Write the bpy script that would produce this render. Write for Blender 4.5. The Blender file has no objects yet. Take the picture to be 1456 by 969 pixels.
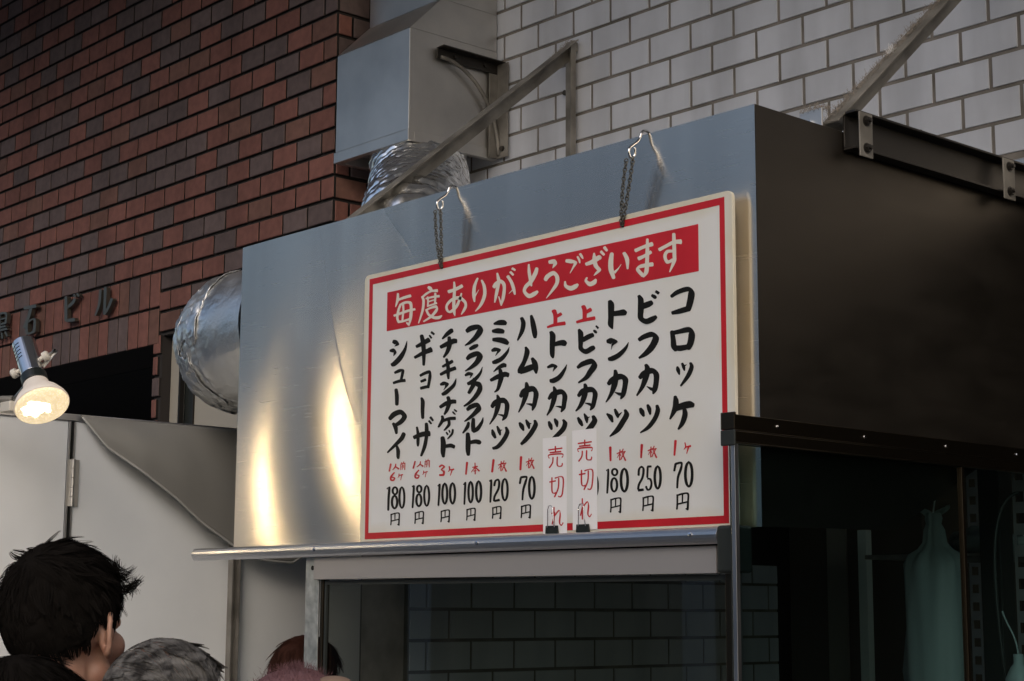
import bpy, bmesh, math, random
from mathutils import Vector, Matrix, noise
random.seed(7)
sc = bpy.context.scene
COL = sc.collection
R = math.radians

# ------------------------------------------------------------------ camera
cam = bpy.data.cameras.new('camera'); camo = bpy.data.objects.new('camera', cam); COL.objects.link(camo)
cam.sensor_width = 36; cam.lens = 36*2394.7/1456; cam.clip_start = .05; cam.clip_end = 400
yaw, pitch, roll = R(48.322), R(9.039), R(.307)
fw = Vector((-math.sin(yaw)*math.cos(pitch), math.cos(yaw)*math.cos(pitch), math.sin(pitch)))
r0 = Vector((math.cos(yaw), math.sin(yaw), 0)); u0 = r0.cross(fw)
rr = r0*math.cos(roll)+u0*math.sin(roll); uu = -r0*math.sin(roll)+u0*math.cos(roll)
m = Matrix((rr, uu, -fw)).transposed().to_4x4(); m.translation = (0, 0, 1.6)
camo.matrix_world = m
sc.camera = camo
# ------------------------------------------------------------------ sky, sun, exposure
SUN = Vector((.52, -.68, .52)).normalized()
w = bpy.data.worlds.new('World'); sc.world = w; w.use_nodes = True
nt = w.node_tree; bg = nt.nodes['Background']
sky = nt.nodes.new('ShaderNodeTexSky'); sky.sky_type = 'NISHITA'; sky.sun_disc = False
sky.sun_elevation = math.asin(SUN.z); sky.sun_rotation = math.atan2(SUN.x, SUN.y)
sky.air_density = 1.0; sky.dust_density = 3.0; sky.ozone_density = .7
nt.links.new(sky.outputs[0], bg.inputs[0]); bg.inputs[1].default_value = .15
sl = bpy.data.lights.new('sun', 'SUN'); sl.energy = .42; sl.angle = R(40); sl.color = (.96, .97, 1)
so = bpy.data.objects.new('sun', sl); COL.objects.link(so); so.location = (8, -6, 7)
so.rotation_euler = (-SUN).to_track_quat('-Z', 'Y').to_euler()
sc.view_settings.view_transform = 'Standard'; sc.view_settings.look = 'None'
sc.view_settings.gamma = 1; sc.view_settings.use_curve_mapping = False
sc.view_settings.exposure = 0.05
sc.render.engine = 'CYCLES'
sc.cycles.max_bounces = 8; sc.cycles.glossy_bounces = 5; sc.cycles.transmission_bounces = 8
sc.cycles.sample_clamp_indirect = 6; sc.cycles.use_denoising = True

# ------------------------------------------------------------------ helpers
ORG = {}
def tag(o, label=None, cat=None, group=None, kind=None):
    if label: o['label'] = label
    if cat: o['category'] = cat
    if group: o['group'] = group
    if kind: o['kind'] = kind
    return o
def thing(name, label, cat, loc, group=None):
    o = bpy.data.objects.new(name, None); COL.objects.link(o); o.location = loc; o.empty_display_size = .1
    ORG[o.name] = Vector(loc)
    return tag(o, label, cat, group)
class MB:
    def __init__(s): s.v = []; s.f = []; s.c = None
    def add(s, vs, fs):
        b = len(s.v); s.v += [Vector(q) for q in vs]; s.f += [tuple(b+i for i in q) for q in fs]; return s
    def box(s, x0, x1, y0, y1, z0, z1, M=None):
        vs = [Vector((x, y, z)) for x in (x0, x1) for y in (y0, y1) for z in (z0, z1)]
        if M is not None: vs = [M @ q for q in vs]
        return s.add(vs, [(0,1,3,2),(4,6,7,5),(0,4,5,1),(2,3,7,6),(0,2,6,4),(1,5,7,3)])
    def bar(s, a, b, wd, th, up=(0,0,1)):
        a = Vector(a); b = Vector(b); d = (b-a); L = d.length; d.normalize()
        x = d.cross(Vector(up)).normalized(); z = x.cross(d)
        M = Matrix((x, d, z)).transposed().to_4x4(); M.translation = a
        return s.box(-wd/2, wd/2, 0, L, -th/2, th/2, M)
    def tube(s, pts, r, n=12, cap=True, closed=False):
        pts = [Vector(p) for p in pts]; N = len(pts)
        rs = r if isinstance(r, (list, tuple)) else [r]*N
        t0 = (pts[1]-pts[0]).normalized()
        ref = Vector((0,0,1)) if abs(t0.z) < .9 else Vector((1,0,0))
        x = t0.cross(ref).normalized(); vs = []; b = len(s.v)
        for i, p in enumerate(pts):
            if closed: t = (pts[(i+1) % N]-pts[i-1]).normalized()
            else: t = (pts[min(i+1, N-1)]-pts[max(i-1, 0)]).normalized()
            x = (x - t*x.dot(t)).normalized(); y = t.cross(x)
            for k in range(n):
                a = 2*math.pi*k/n; vs.append(p+(x*math.cos(a)+y*math.sin(a))*rs[i])
        fs = []
        for i in range(N if closed else N-1):
            j = (i+1) % N
            for k in range(n):
                l = (k+1) % n; fs.append((i*n+k, i*n+l, j*n+l, j*n+k))
        if cap and not closed: fs += [tuple(reversed(range(n))), tuple(range((N-1)*n, N*n))]
        return s.add(vs, fs)
    def lathe(s, prof, a, d, n=32):
        """prof: (distance along axis, radius)"""
        a = Vector(a); d = Vector(d).normalized()
        return s.tube([a+d*q[0] for q in prof], [max(q[1], 1e-4) for q in prof], n) if False else s._lathe(prof, a, d, n)
    def _lathe(s, prof, a, d, n):
        a = Vector(a); d = Vector(d).normalized()
        ref = Vector((0,0,1)) if abs(d.z) < .9 else Vector((1,0,0))
        x = d.cross(ref).normalized(); y = d.cross(x); vs = []; fs = []
        for h, r in prof:
            for k in range(n):
                q = 2*math.pi*k/n; vs.append(a+d*h+(x*math.cos(q)+y*math.sin(q))*max(r, 1e-4))
        for i in range(len(prof)-1):
            for k in range(n):
                l = (k+1) % n; fs.append((i*n+k, i*n+l, (i+1)*n+l, (i+1)*n+k))
        fs += [tuple(reversed(range(n))), tuple(range((len(prof)-1)*n, len(prof)*n))]
        return s.add(vs, fs)
    def prism(s, poly, axis, a, b):
        n = len(poly)
        def P(q, t): return {'x': (t, q[0], q[1]), 'y': (q[0], t, q[1]), 'z': (q[0], q[1], t)}[axis]
        vs = [P(q, a) for q in poly]+[P(q, b) for q in poly]
        fs = [tuple(range(n)), tuple(range(2*n-1, n-1, -1))]
        fs += [(i, i+n, (i+1) % n+n, (i+1) % n) for i in range(n)]
        return s.add(vs, fs)
    def sphere(s, c, rad, nu=24, nv=16, M=None):
        c = Vector(c); rad = (rad,)*3 if not isinstance(rad, (tuple, list)) else rad; vs = []; fs = []
        for j in range(1, nv):
            th = math.pi*j/nv
            for i in range(nu):
                ph = 2*math.pi*i/nu; q = Vector((rad[0]*math.sin(th)*math.cos(ph), rad[1]*math.sin(th)*math.sin(ph), rad[2]*math.cos(th)))
                vs.append(c+(M @ q if M else q))
        for z in (rad[2], -rad[2]):
            q = Vector((0,0,z)); vs.append(c+(M @ q if M else q))
        T = len(vs)-2
        for j in range(nv-2):
            for i in range(nu):
                k = (i+1) % nu; fs.append((j*nu+i, (j+1)*nu+i, (j+1)*nu+k, j*nu+k))
        for i in range(nu):
            k = (i+1) % nu; fs.append((T, i, k)); fs.append((T+1, (nv-2)*nu+k, (nv-2)*nu+i))
        return s.add(vs, fs)
    def capsule(s, a, b, ra, rb, n=16):
        a = Vector(a); b = Vector(b); d = (b-a); L = d.length; prof = []
        for k in range(7): q = math.pi/2*k/6; prof.append((-ra*math.cos(q), ra*math.sin(q)))
        for k in range(7): q = math.pi/2*k/6; prof.append((L+rb*math.sin(q), rb*math.cos(q)))
        return s._lathe(prof, a, d.normalized(), n)
    def quads(s, grid):
        h = len(grid); wd = len(grid[0]); vs = [q for row in grid for q in row]
        return s.add(vs, [(i*wd+j, i*wd+j+1, (i+1)*wd+j+1, (i+1)*wd+j) for i in range(h-1) for j in range(wd-1)])
    def build(s, name, mat, parent=None, bevel=0, smooth=False, solid=0, remesh=0, fix=False, seg=2):
        me = bpy.data.meshes.new(name)
        o = bpy.data.objects.new(name, me); COL.objects.link(o)
        org = ORG[parent.name] if parent else Vector((0,0,0))
        me.from_pydata([tuple(q-org) for q in s.v], [], s.f); me.update()
        if s.c:
            at = me.color_attributes.new('tint', 'FLOAT_COLOR', 'CORNER'); k = 0
            for p in me.polygons:
                c = s.c[p.index]
                for _ in p.loop_indices: at.data[k].color = (*c, 1); k += 1
        if fix:
            bm = bmesh.new(); bm.from_mesh(me); bmesh.ops.recalc_face_normals(bm, faces=bm.faces); bm.to_mesh(me); bm.free()
        if smooth: me.shade_smooth() if hasattr(me, 'shade_smooth') else None
        me.materials.append(mat)
        if parent: o.parent = parent
        ORG[o.name] = org
        if remesh:
            md = o.modifiers.new('remesh', 'REMESH'); md.mode = 'VOXEL'; md.voxel_size = remesh; md.use_smooth_shade = True
            sm = o.modifiers.new('smooth', 'SMOOTH'); sm.iterations = 4; sm.factor = .5
        if solid:
            md = o.modifiers.new('solid', 'SOLIDIFY'); md.thickness = solid; md.offset = 0
        if bevel:
            md = o.modifiers.new('bevel', 'BEVEL'); md.width = bevel; md.segments = seg; md.limit_method = 'ANGLE'; md.angle_limit = R(40)
            md.harden_normals = False
        return o
def copy_tree(o, parent=None):
    c = o.copy(); COL.objects.link(c)
    if parent: c.parent = parent
    ORG[c.name] = ORG.get(o.name, Vector())
    for ch in list(o.children): copy_tree(ch, c)
    return c
# ------------------------------------------------------------------ materials
def mat(name, col, rough=.5, metal=0, **k):
    mt = bpy.data.materials.new(name); mt.use_nodes = True; b = mt.node_tree.nodes['Principled BSDF']
    b.inputs['Base Color'].default_value = (*col, 1); b.inputs['Roughness'].default_value = rough; b.inputs['Metallic'].default_value = metal
    for key, v in k.items(): b.inputs[key.replace('_', ' ')].default_value = v
    return mt
def nodes(mt): return mt.node_tree, mt.node_tree.nodes['Principled BSDF']
def N(t, kind, **k):
    n = t.nodes.new('ShaderNode'+kind)
    for a, v in k.items():
        if a.startswith('i_'): n.inputs[a[2:].replace('_', ' ')].default_value = v
        else: setattr(n, a, v)
    return n
def coords(t, scale=(1,1,1), rot=(0,0,0)):
    tc = N(t, 'TexCoord'); mp = N(t, 'Mapping'); mp.inputs['Scale'].default_value = scale; mp.inputs['Rotation'].default_value = rot
    t.links.new(tc.outputs['Object'], mp.inputs[0]); return mp.outputs[0]
def noisy(mt, scale, lo, hi, sock='Roughness', vec=(1,1,1), detail=4, contrast=None):
    t, b = nodes(mt); n = N(t, 'TexNoise'); n.inputs['Scale'].default_value = scale; n.inputs['Detail'].default_value = detail
    t.links.new(coords(t, vec), n.inputs[0]); mr = N(t, 'MapRange')
    mr.inputs[1].default_value, mr.inputs[2].default_value = contrast or (.3, .7)
    mr.inputs[3].default_value = lo; mr.inputs[4].default_value = hi
    t.links.new(n.outputs[0], mr.inputs[0]); t.links.new(mr.outputs[0], b.inputs[sock]); return mr
def mottled(mt, c1, c2, scale, vec=(1,1,1), detail=5, contrast=(.35, .65)):
    t, b = nodes(mt); n = N(t, 'TexNoise'); n.inputs['Scale'].default_value = scale; n.inputs['Detail'].default_value = detail
    t.links.new(coords(t, vec), n.inputs[0]); cr = N(t, 'ValToRGB')
    cr.color_ramp.elements[0].position, cr.color_ramp.elements[1].position = contrast
    cr.color_ramp.elements[0].color = (*c1, 1); cr.color_ramp.elements[1].color = (*c2, 1)
    t.links.new(n.outputs[0], cr.inputs[0]); t.links.new(cr.outputs[0], b.inputs['Base Color']); return cr
def bumpy(mt, scale, dist, vec=(1,1,1), detail=3, strength=1):
    t, b = nodes(mt); n = N(t, 'TexNoise'); n.inputs['Scale'].default_value = scale; n.inputs['Detail'].default_value = detail
    t.links.new(coords(t, vec), n.inputs[0]); bp = N(t, 'Bump'); bp.inputs['Distance'].default_value = dist; bp.inputs['Strength'].default_value = strength
    t.links.new(n.outputs[0], bp.inputs['Height']); t.links.new(bp.outputs[0], b.inputs['Normal']); return bp
def tinted(name, rough, var=.25, scale=14, spec=.4):
    mt = mat(name, (1,1,1), rough); t, b = nodes(mt); at = N(t, 'Attribute', attribute_name='tint')
    n = N(t, 'TexNoise'); n.inputs['Scale'].default_value = scale; n.inputs['Detail'].default_value = 6; t.links.new(coords(t), n.inputs[0])
    mr = N(t, 'MapRange'); mr.inputs[1].default_value = .3; mr.inputs[2].default_value = .7; mr.inputs[3].default_value = 1-var; mr.inputs[4].default_value = 1+var
    t.links.new(n.outputs[0], mr.inputs[0]); mx = N(t, 'VectorMath', operation='SCALE')
    n2 = N(t, 'TexNoise'); n2.inputs['Scale'].default_value = 2.4; n2.inputs['Detail'].default_value = 8; t.links.new(coords(t, (2.2, 2.2, .35)), n2.inputs[0])
    m2 = N(t, 'MapRange'); m2.inputs[1].default_value = .42; m2.inputs[2].default_value = .75; m2.inputs[3].default_value = 1; m2.inputs[4].default_value = .72; t.links.new(n2.outputs[0], m2.inputs[0])
    mm = N(t, 'Math', operation='MULTIPLY'); t.links.new(mr.outputs[0], mm.inputs[0]); t.links.new(m2.outputs[0], mm.inputs[1]); mr = mm
    t.links.new(at.outputs['Color'], mx.inputs[0]); t.links.new(mr.outputs[0], mx.inputs['Scale']); t.links.new(mx.outputs[0], b.inputs['Base Color'])
    b.inputs['Specular IOR Level'].default_value = spec; return mt
def brushed(name, col, rough, aniso, rot=0, vec=(1,1,60), lo=-.06, hi=.06, sc_=6):
    mt = mat(name, col, rough, 1); t, b = nodes(mt)
    b.inputs['Anisotropic'].default_value = aniso; b.inputs['Anisotropic Rotation'].default_value = rot
    tg = N(t, 'Tangent', direction_type='RADIAL', axis='Z'); t.links.new(tg.outputs[0], b.inputs['Tangent'])
    noisy(mt, sc_, rough+lo, rough+hi, 'Roughness', vec, 6)
    return mt
M_ = {}
M_['brick'] = tinted('fired brick', .75, .16, 30)
M_['raked'] = mat('raked mortar', (.035, .03, .028), .95)
M_['tile'] = tinted('glazed white tile', .42, .05, 9, .3)
M_['grout'] = mat('grey grout', (.19, .175, .155), .9); mottled(M_['grout'], (.13,.12,.105), (.24,.22,.2), 8)
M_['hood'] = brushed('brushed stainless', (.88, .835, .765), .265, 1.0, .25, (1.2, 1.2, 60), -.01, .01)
mottled(M_['hood'], (.80, .735, .645), (.95, .87, .76), 3.2, vec=(2.6, 2.6, .22), detail=7, contrast=(.32, .68))  # vertical wipe smudges, also imitating blurred reflection bands in the colour
M_['steel'] = brushed('sheet steel', (.42, .41, .39), .2, .3, 0, (1, 1, 3), -.02, .03)
M_['zinc'] = mat('galvanised sheet', (.5, .51, .52), .45, 1); mottled(M_['zinc'], (.56,.55,.53), (.76,.735,.695), 3); 
M_['galv'] = mat('spangled zinc', (.5,.53,.53), .5, .7); mottled(M_['galv'], (.34,.37,.37), (.62,.65,.64), 45, contrast=(.3,.7))
M_['iron'] = mat('painted angle iron', (.23, .215, .195), .6, .3); mottled(M_['iron'], (.15,.14,.125), (.3,.285,.26), 9)
M_['dust'] = mat('dust', (.26, .23, .2), 1)
M_['blacksteel'] = mat('dark steel', (.06,.055,.05), .45, .8)
M_['board'] = mat('white acrylic board', (.8,.8,.76), .5)
M_['red'] = mat('red paint', (.52, .012, .02), .4); mottled(M_['red'], (.45,.01,.018), (.57,.016,.026), 6)
M_['ink'] = mat('black paint', (.008,.008,.007), .6, Specular_IOR_Level=.2)
M_['redink'] = mat('red ink', (.5,.014,.022), .5)
M_['cream'] = mat('cream paint', (.74,.7,.62), .45)
M_['paper'] = mat('white paper', (.86,.86,.88), .8)
M_['chrome'] = mat('chrome', (.75,.76,.78), .12, 1)
M_['chain'] = mat('dull chain', (.12,.115,.1), .45, .8)
M_['clip'] = mat('black enamel', (.012,.016,.015), .35)
M_['foil'] = mat('aluminium foil', (.98,.98,.97), .22, 1)
M_['alu'] = mat('satin aluminium', (.62,.62,.64), .34, 1); noisy(M_['alu'], 5, .28, .42, 'Roughness', (30, 30, 1))
M_['fascia'] = mat('grey aluminium', (.47,.45,.44), .5, .6)
M_['white'] = mat('white laminate', (.78,.79,.78), .35); mottled(M_['white'], (.76,.785,.81), (.85,.875,.895), 2.5, detail=8)
M_['darkplastic'] = mat('dark rubber', (.02,.024,.022), .5)
M_['bronze'] = mat('bronze profile', (.085,.068,.048), .36, 1)
M_['sidesteel'] = brushed('darkened side steel', (.095, .083, .07), .45, .2, 0, (1, 1, 3), -.03, .05)  # base colour darkened to imitate the shade on the hood's right side
M_['skin'] = mat('skin', (.48,.27,.19), .5); mottled(M_['skin'], (.42,.21,.15), (.52,.3,.215), 22); M_['skin'].node_tree.nodes['Principled BSDF'].inputs['Subsurface Weight'].default_value = .12
M_['skin'].node_tree.nodes['Principled BSDF'].inputs['Subsurface Radius'].default_value = (.01,.004,.002)
M_['beige'] = mat('beige door frame', (.42,.39,.33), .6)
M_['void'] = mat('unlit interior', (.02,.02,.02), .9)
M_['drape'] = mat('dim plastic', (.3,.36,.36), .5)
M_['asphalt'] = mat('street paving', (.16,.155,.15), .9); mottled(M_['asphalt'], (.12,.12,.115), (.19,.185,.18), 4)
M_['letter'] = mat('weathered bronze letters', (.14,.135,.115), .42, .8)
def glass(name, tint, rough=0.0, clear=.9):
    mt = bpy.data.materials.new(name); mt.use_nodes = True; t = mt.node_tree; t.nodes.clear()
    out = N(t, 'OutputMaterial'); tr = N(t, 'BsdfTransparent'); tr.inputs[0].default_value = (*tint, 1)
    gl = N(t, 'BsdfGlossy'); gl.inputs['Roughness'].default_value = rough; gl.inputs[0].default_value = (1,1,1,1)
    lw = N(t, 'LayerWeight'); lw.inputs[0].default_value = .5; mx = N(t, 'MixShader')
    pw = N(t, 'Math', operation='POWER'); pw.inputs[1].default_value = 5; t.links.new(lw.outputs['Facing'], pw.inputs[0])
    mr = N(t, 'MapRange'); mr.inputs[3].default_value = .045; mr.inputs[4].default_value = 1; t.links.new(pw.outputs[0], mr.inputs[0])
    t.links.new(mr.outputs[0], mx.inputs[0]); t.links.new(tr.outputs[0], mx.inputs[1]); t.links.new(gl.outputs[0], mx.inputs[2]); t.links.new(mx.outputs[0], out.inputs[0])
    return mt
M_['glass'] = glass('window glass', (.45,.49,.46))
M_['sideglass'] = glass('side glass', (.42,.55,.56))
PPL = {'p1': (-2.316, 1.183, 1.693), 'p2': (-2.186, 1.285, 1.557), 'p3': (-1.806, 0.879, 1.542), 'p4': (-3.853, 2.695, 1.522), 'p5': (-2.276, 1.578, 1.504)}
# brush strokes of the painted writing: left and right edge points of each stroke on its board, traced in image pixels and projected onto that plane beforehand
INK = {
 'banner': [[1311,5933,1397,5918,1290,5789,1397,5762,1249,5632,1287,5620],[1394,5753,1362,5807,1615,5770,1580,5838,1865,5778,1834,5850],[1420,5668,1500,5640,1337,5535,1431,5509,1292,5356,1389,5344,1343,5243,1440,5250],[1464,5620,1428,5674,1666,5645,1647,5710,1794,5620,1885,5659,1821,5500,1932,5487,1804,5297,1920,5273,1780,5095,1813,5087],[1226,5384,1196,5438,1510,5407,1477,5468,1788,5432,1760,5493,2034,5439,2015,5493],[1379,5208,1364,5273,1595,5205,1572,5259,1877,5232,1848,5285],[1516,5663,1601,5655,1537,5503,1616,5491,1514,5331,1592,5316,1505,5244,1578,5230],[1686,5173,1708,5191,1751,5111,1812,5162],[2486,5911,2542,5955,2542,5864,2639,5911,2627,5806,2693,5828],[2317,5698,2271,5739,2480,5759,2434,5809,2657,5794,2636,5844,2867,5759,2858,5836],[2250,5724,2338,5731,2296,5630,2395,5619,2269,5414,2360,5390,2146,5123,2194,5108],[2440,5646,2424,5685,2711,5647,2696,5697,2938,5629,2926,5688],[2464,5694,2535,5688,2480,5589,2551,5580,2474,5478,2534,5468],[2742,5745,2823,5734,2745,5642,2825,5629,2739,5531,2809,5518],[2527,5461,2509,5499,2664,5467,2642,5509,2853,5484,2829,5529],[2550,5565,2535,5597,2766,5580,2751,5611],[2453,5366,2423,5407,2614,5393,2587,5442,2805,5391,2827,5456,2800,5370,2889,5332,2627,5245,2690,5194,2344,5144,2379,5109],[2424,5375,2506,5390,2517,5251,2581,5284,2726,5143,2754,5206,2942,5112,2915,5189,3049,5164,3020,5197],[3284,5676,3244,5757,3524,5697,3478,5773,3789,5744,3732,5825],[3437,5914,3506,5907,3435,5736,3540,5721,3409,5432,3524,5416,3431,5221,3535,5213,3493,5120,3529,5120],[3710,5618,3765,5600,3646,5513,3729,5481,3517,5352,3602,5301,3333,5265,3370,5203,3273,5293,3190,5274,3258,5388,3175,5423,3427,5477,3372,5543,3652,5476,3670,5558,3817,5390,3897,5422,3849,5308,3946,5290,3793,5225,3876,5187,3730,5133,3761,5116],[4271,5894,4338,5868,4145,5726,4255,5695,4121,5519,4243,5502,4174,5367,4235,5362],[4238,5461,4194,5484,4360,5610,4347,5617],[4422,5814,4483,5822,4488,5663,4597,5662,4498,5475,4617,5444,4390,5281,4478,5236,4232,5142,4260,5123],[4958,5899,5021,5899,4972,5779,5084,5776,4985,5704,5098,5681,4938,5548,5050,5518,4899,5386,4992,5361,4885,5261,4934,5248],[4933,5577,4829,5637,4995,5634,4915,5709,5104,5655,5103,5745,5148,5625,5256,5648,5179,5525,5287,5508,5140,5321,5246,5293,5107,5158,5149,5144],[5163,5187,5093,5181,5061,5362,5028,5359],[5302,5768,5393,5794,5422,5623,5519,5640,5491,5470,5598,5476,5556,5343,5622,5345],[5497,5455,5521,5435,5383,5387,5393,5379],[5403,5852,5462,5883,5505,5774,5556,5801],[5472,5920,5514,5962,5578,5868,5612,5902],[6015,5945,6076,5938,6006,5780,6110,5773,6055,5576,6158,5572,6103,5458,6159,5455],[6254,5831,6358,5794,6197,5743,6322,5686,6065,5590,6173,5522,5903,5494,6003,5436,5856,5354,5956,5362,6031,5196,6068,5285,6247,5211,6183,5307,6356,5272,6308,5326],[6711,5858,6694,5940,6852,5845,6876,5936,6843,5863,6955,5827,6804,5759,6824,5748],[6640,5498,6536,5561,6701,5548,6613,5636,6837,5590,6847,5684,6896,5528,7018,5537,6892,5412,6999,5369,6763,5273,6830,5230,6608,5122,6626,5110],[7229,5815,7242,5883,7383,5768,7410,5852,7472,5756,7583,5763,7432,5679,7478,5655,7354,5562,7369,5554],[7177,5396,7235,5394,7187,5281,7267,5318,7378,5175,7385,5277,7560,5199,7494,5295,7623,5253,7576,5302],[7566,5877,7623,5888,7611,5800,7676,5807,7644,5739,7683,5739],[7641,5922,7704,5942,7698,5853,7762,5871,7741,5813,7777,5820],[7862,5646,7828,5716,8061,5658,8001,5750,8284,5722,8231,5820,8276,5722,8323,5766],[8065,5881,8122,5874,8040,5757,8164,5751,8087,5596,8201,5615,8181,5503,8304,5497,8145,5472,8198,5428,8079,5412,8094,5398],[8269,5870,8331,5902,8366,5787,8419,5815],[8362,5946,8436,5977,8446,5866,8508,5891],[7843,5393,7903,5370,7805,5317,7883,5332,7947,5191,7969,5284,8139,5212,8062,5303,8177,5283,8109,5321],[8566,5799,8676,5772,8520,5652,8665,5626,8523,5460,8671,5456,8626,5262,8721,5270],[8731,5357,8673,5408,8814,5427,8784,5449,8901,5520,8890,5527],[8935,5741,9024,5759,9007,5606,9124,5608,9051,5409,9110,5403],[9326,5711,9285,5787,9564,5754,9530,5826,9805,5765,9768,5857],[9421,5525,9375,5608,9593,5566,9551,5632,9770,5617,9721,5685],[9615,5937,9684,5926,9594,5704,9701,5687,9585,5510,9691,5490,9557,5287,9676,5249,9498,5190,9557,5155],[9556,5214,9474,5175,9418,5348,9320,5340,9459,5358,9414,5427,9606,5358,9587,5438,9802,5345,9788,5432],[10005,5626,9959,5699,10200,5675,10157,5744,10400,5715,10372,5794,10582,5682,10574,5784],[10337,5926,10429,5914,10339,5741,10442,5727,10344,5490,10446,5474,10337,5385,10435,5349,10246,5171,10279,5156],[10355,5604,10361,5545,10178,5622,10228,5556,10090,5509,10184,5495,10177,5345,10224,5407,10358,5358,10327,5428]],
 'c1': [[10323,4624,10272,4687,10501,4676,10452,4769,10744,4696,10756,4791,10750,4651,10922,4651,10718,4512,10891,4462,10670,4359,10819,4309],[10325,4279,10302,4353,10527,4276,10493,4379,10767,4290,10722,4407,10809,4316,10758,4401],[10250,3934,10367,3933,10267,3785,10404,3782,10277,3628,10429,3641,10361,3538,10462,3572],[10310,3864,10286,3947,10477,3869,10453,3961,10745,3870,10770,3977,10747,3828,10919,3826,10718,3683,10885,3631,10664,3597,10801,3529],[10354,3565,10372,3659,10523,3521,10516,3638,10744,3533,10722,3636],[10410,3205,10474,3211,10408,3143,10513,3153,10470,3055,10515,3060],[10542,3261,10604,3273,10568,3185,10654,3196,10607,3122,10652,3125],[10644,3195,10617,3226,10690,3228,10681,3239],[10758,3247,10833,3255,10767,3183,10879,3154,10675,3032,10774,2979,10508,2838,10548,2812],[10331,2619,10420,2622,10316,2539,10471,2525,10298,2413,10446,2365,10210,2200,10255,2180],[10399,2326,10345,2423,10574,2352,10521,2483,10766,2366,10754,2504,10851,2367,10879,2448],[10566,2341,10681,2337,10560,2252,10704,2223,10505,2109,10620,2060,10431,1983,10477,1958]],
 'c2': [[9357,4779,9444,4796,9369,4701,9532,4694,9363,4498,9535,4475,9376,4307,9519,4336,9579,4181,9601,4291,9785,4195,9720,4312,9901,4260,9848,4329],[9519,4496,9463,4617,9687,4518,9622,4642,9786,4556,9727,4652],[9736,4731,9780,4776,9809,4675,9868,4735,9854,4663,9895,4702],[9848,4796,9892,4840,9926,4744,9974,4792],[9421,3843,9363,3918,9553,3874,9499,3976,9741,3894,9758,4002,9767,3869,9951,3852,9681,3747,9833,3657,9535,3625,9631,3534,9372,3524,9406,3484],[9534,3332,9628,3350,9544,3271,9697,3255,9497,3129,9660,3079,9420,2931,9530,2882,9298,2755,9343,2730],[9446,3066,9365,3132,9558,3114,9478,3225,9736,3148,9747,3265,9786,3107,9936,3134,9785,2971,9933,2946,9750,2835,9885,2796,9748,2748,9797,2729],[9828,2850,9807,2780,9734,2868,9700,2811,9602,2908,9592,2897],[9376,2451,9456,2473,9395,2376,9525,2408,9472,2300,9540,2315],[9584,2511,9655,2526,9605,2427,9721,2441,9658,2328,9718,2331],[9834,2480,9925,2483,9834,2399,9963,2371,9762,2258,9872,2203,9596,2102,9674,2037,9400,1989,9423,1963]],
 'c3': [[8500,4780,8623,4791,8499,4713,8686,4696,8504,4456,8670,4433,8500,4295,8660,4290,8605,4198,8652,4207],[8642,4461,8627,4569,8834,4447,8816,4565,8956,4436,8967,4565,9001,4437,9048,4509],[8476,3914,8467,3991,8580,3884,8597,4010,8627,3906,8783,3916,8598,3863,8643,3841,8586,3773,8598,3769],[9083,3863,9102,3854,8970,3773,9046,3722,8777,3676,8861,3588,8601,3629,8657,3525,8504,3610,8521,3539],[8660,3311,8756,3311,8653,3243,8791,3225,8603,3064,8775,3018,8533,2861,8632,2818,8421,2695,8454,2678],[8550,3025,8469,3091,8670,3074,8583,3186,8860,3115,8856,3236,8916,3086,9070,3118,8910,2967,9054,2939,8865,2814,8991,2772,8843,2727,8887,2706],[8923,2835,8913,2768,8825,2847,8803,2791,8692,2874,8684,2861],[8441,2424,8478,2450,8508,2337,8622,2385,8595,2252,8653,2265],[8660,2501,8725,2516,8692,2411,8797,2432,8746,2338,8813,2349],[8811,2351,8761,2395,8898,2426,8884,2438],[8945,2463,9024,2475,8948,2393,9102,2359,8853,2278,8988,2208,8698,2115,8807,2038,8528,1977,8556,1952]],
 'r4': [[7702,4774,7827,4788,7734,4702,7870,4694,7740,4503,7863,4488],[7859,4614,7811,4680,8017,4651,7960,4728],[7569,4444,7548,4498,7801,4454,7780,4524,8117,4453,8098,4529]],
 'c4': [[7591,4290,7672,4306,7596,4217,7763,4212,7607,4019,7752,4005,7629,3868,7751,3905,7833,3753,7833,3864,8043,3798,7973,3905,8111,3829,8056,3912],[7781,4018,7710,4115,7955,4064,7887,4168,8077,4094,8027,4185],[8056,4219,8093,4245,8088,4180,8147,4222,8141,4155,8180,4184],[8126,4305,8166,4328,8185,4249,8232,4276],[7619,3463,7562,3525,7776,3503,7713,3608,7997,3526,8017,3637,8003,3506,8183,3470,7893,3397,8033,3315,7788,3284,7875,3207,7598,3187,7626,3153],[7762,3109,7857,3112,7759,3034,7903,3014,7708,2883,7866,2835,7624,2710,7730,2658,7517,2584,7551,2562],[7649,2861,7574,2920,7781,2911,7706,3030,7991,2930,8019,3039,8039,2886,8187,2895,8012,2741,8148,2710,7977,2646,8096,2600,7950,2572,7993,2548],[8051,2665,8000,2613,7954,2709,7925,2660,7811,2726,7806,2712],[7567,2412,7633,2432,7608,2315,7723,2350,7690,2241,7759,2262],[7765,2485,7808,2497,7793,2386,7910,2402,7843,2301,7894,2301],[7887,2374,7859,2411,7954,2411,7945,2422],[8007,2407,8108,2424,8019,2344,8181,2313,7943,2270,8084,2188,7864,2203,7968,2118,7720,2085,7763,2048]],
 'r5': [[6779,4795,6924,4808,6827,4708,6959,4700,6832,4521,6955,4506],[6941,4636,6891,4703,7100,4679,7051,4746],[6651,4450,6631,4495,6905,4462,6882,4533,7202,4451,7184,4534]],
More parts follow.
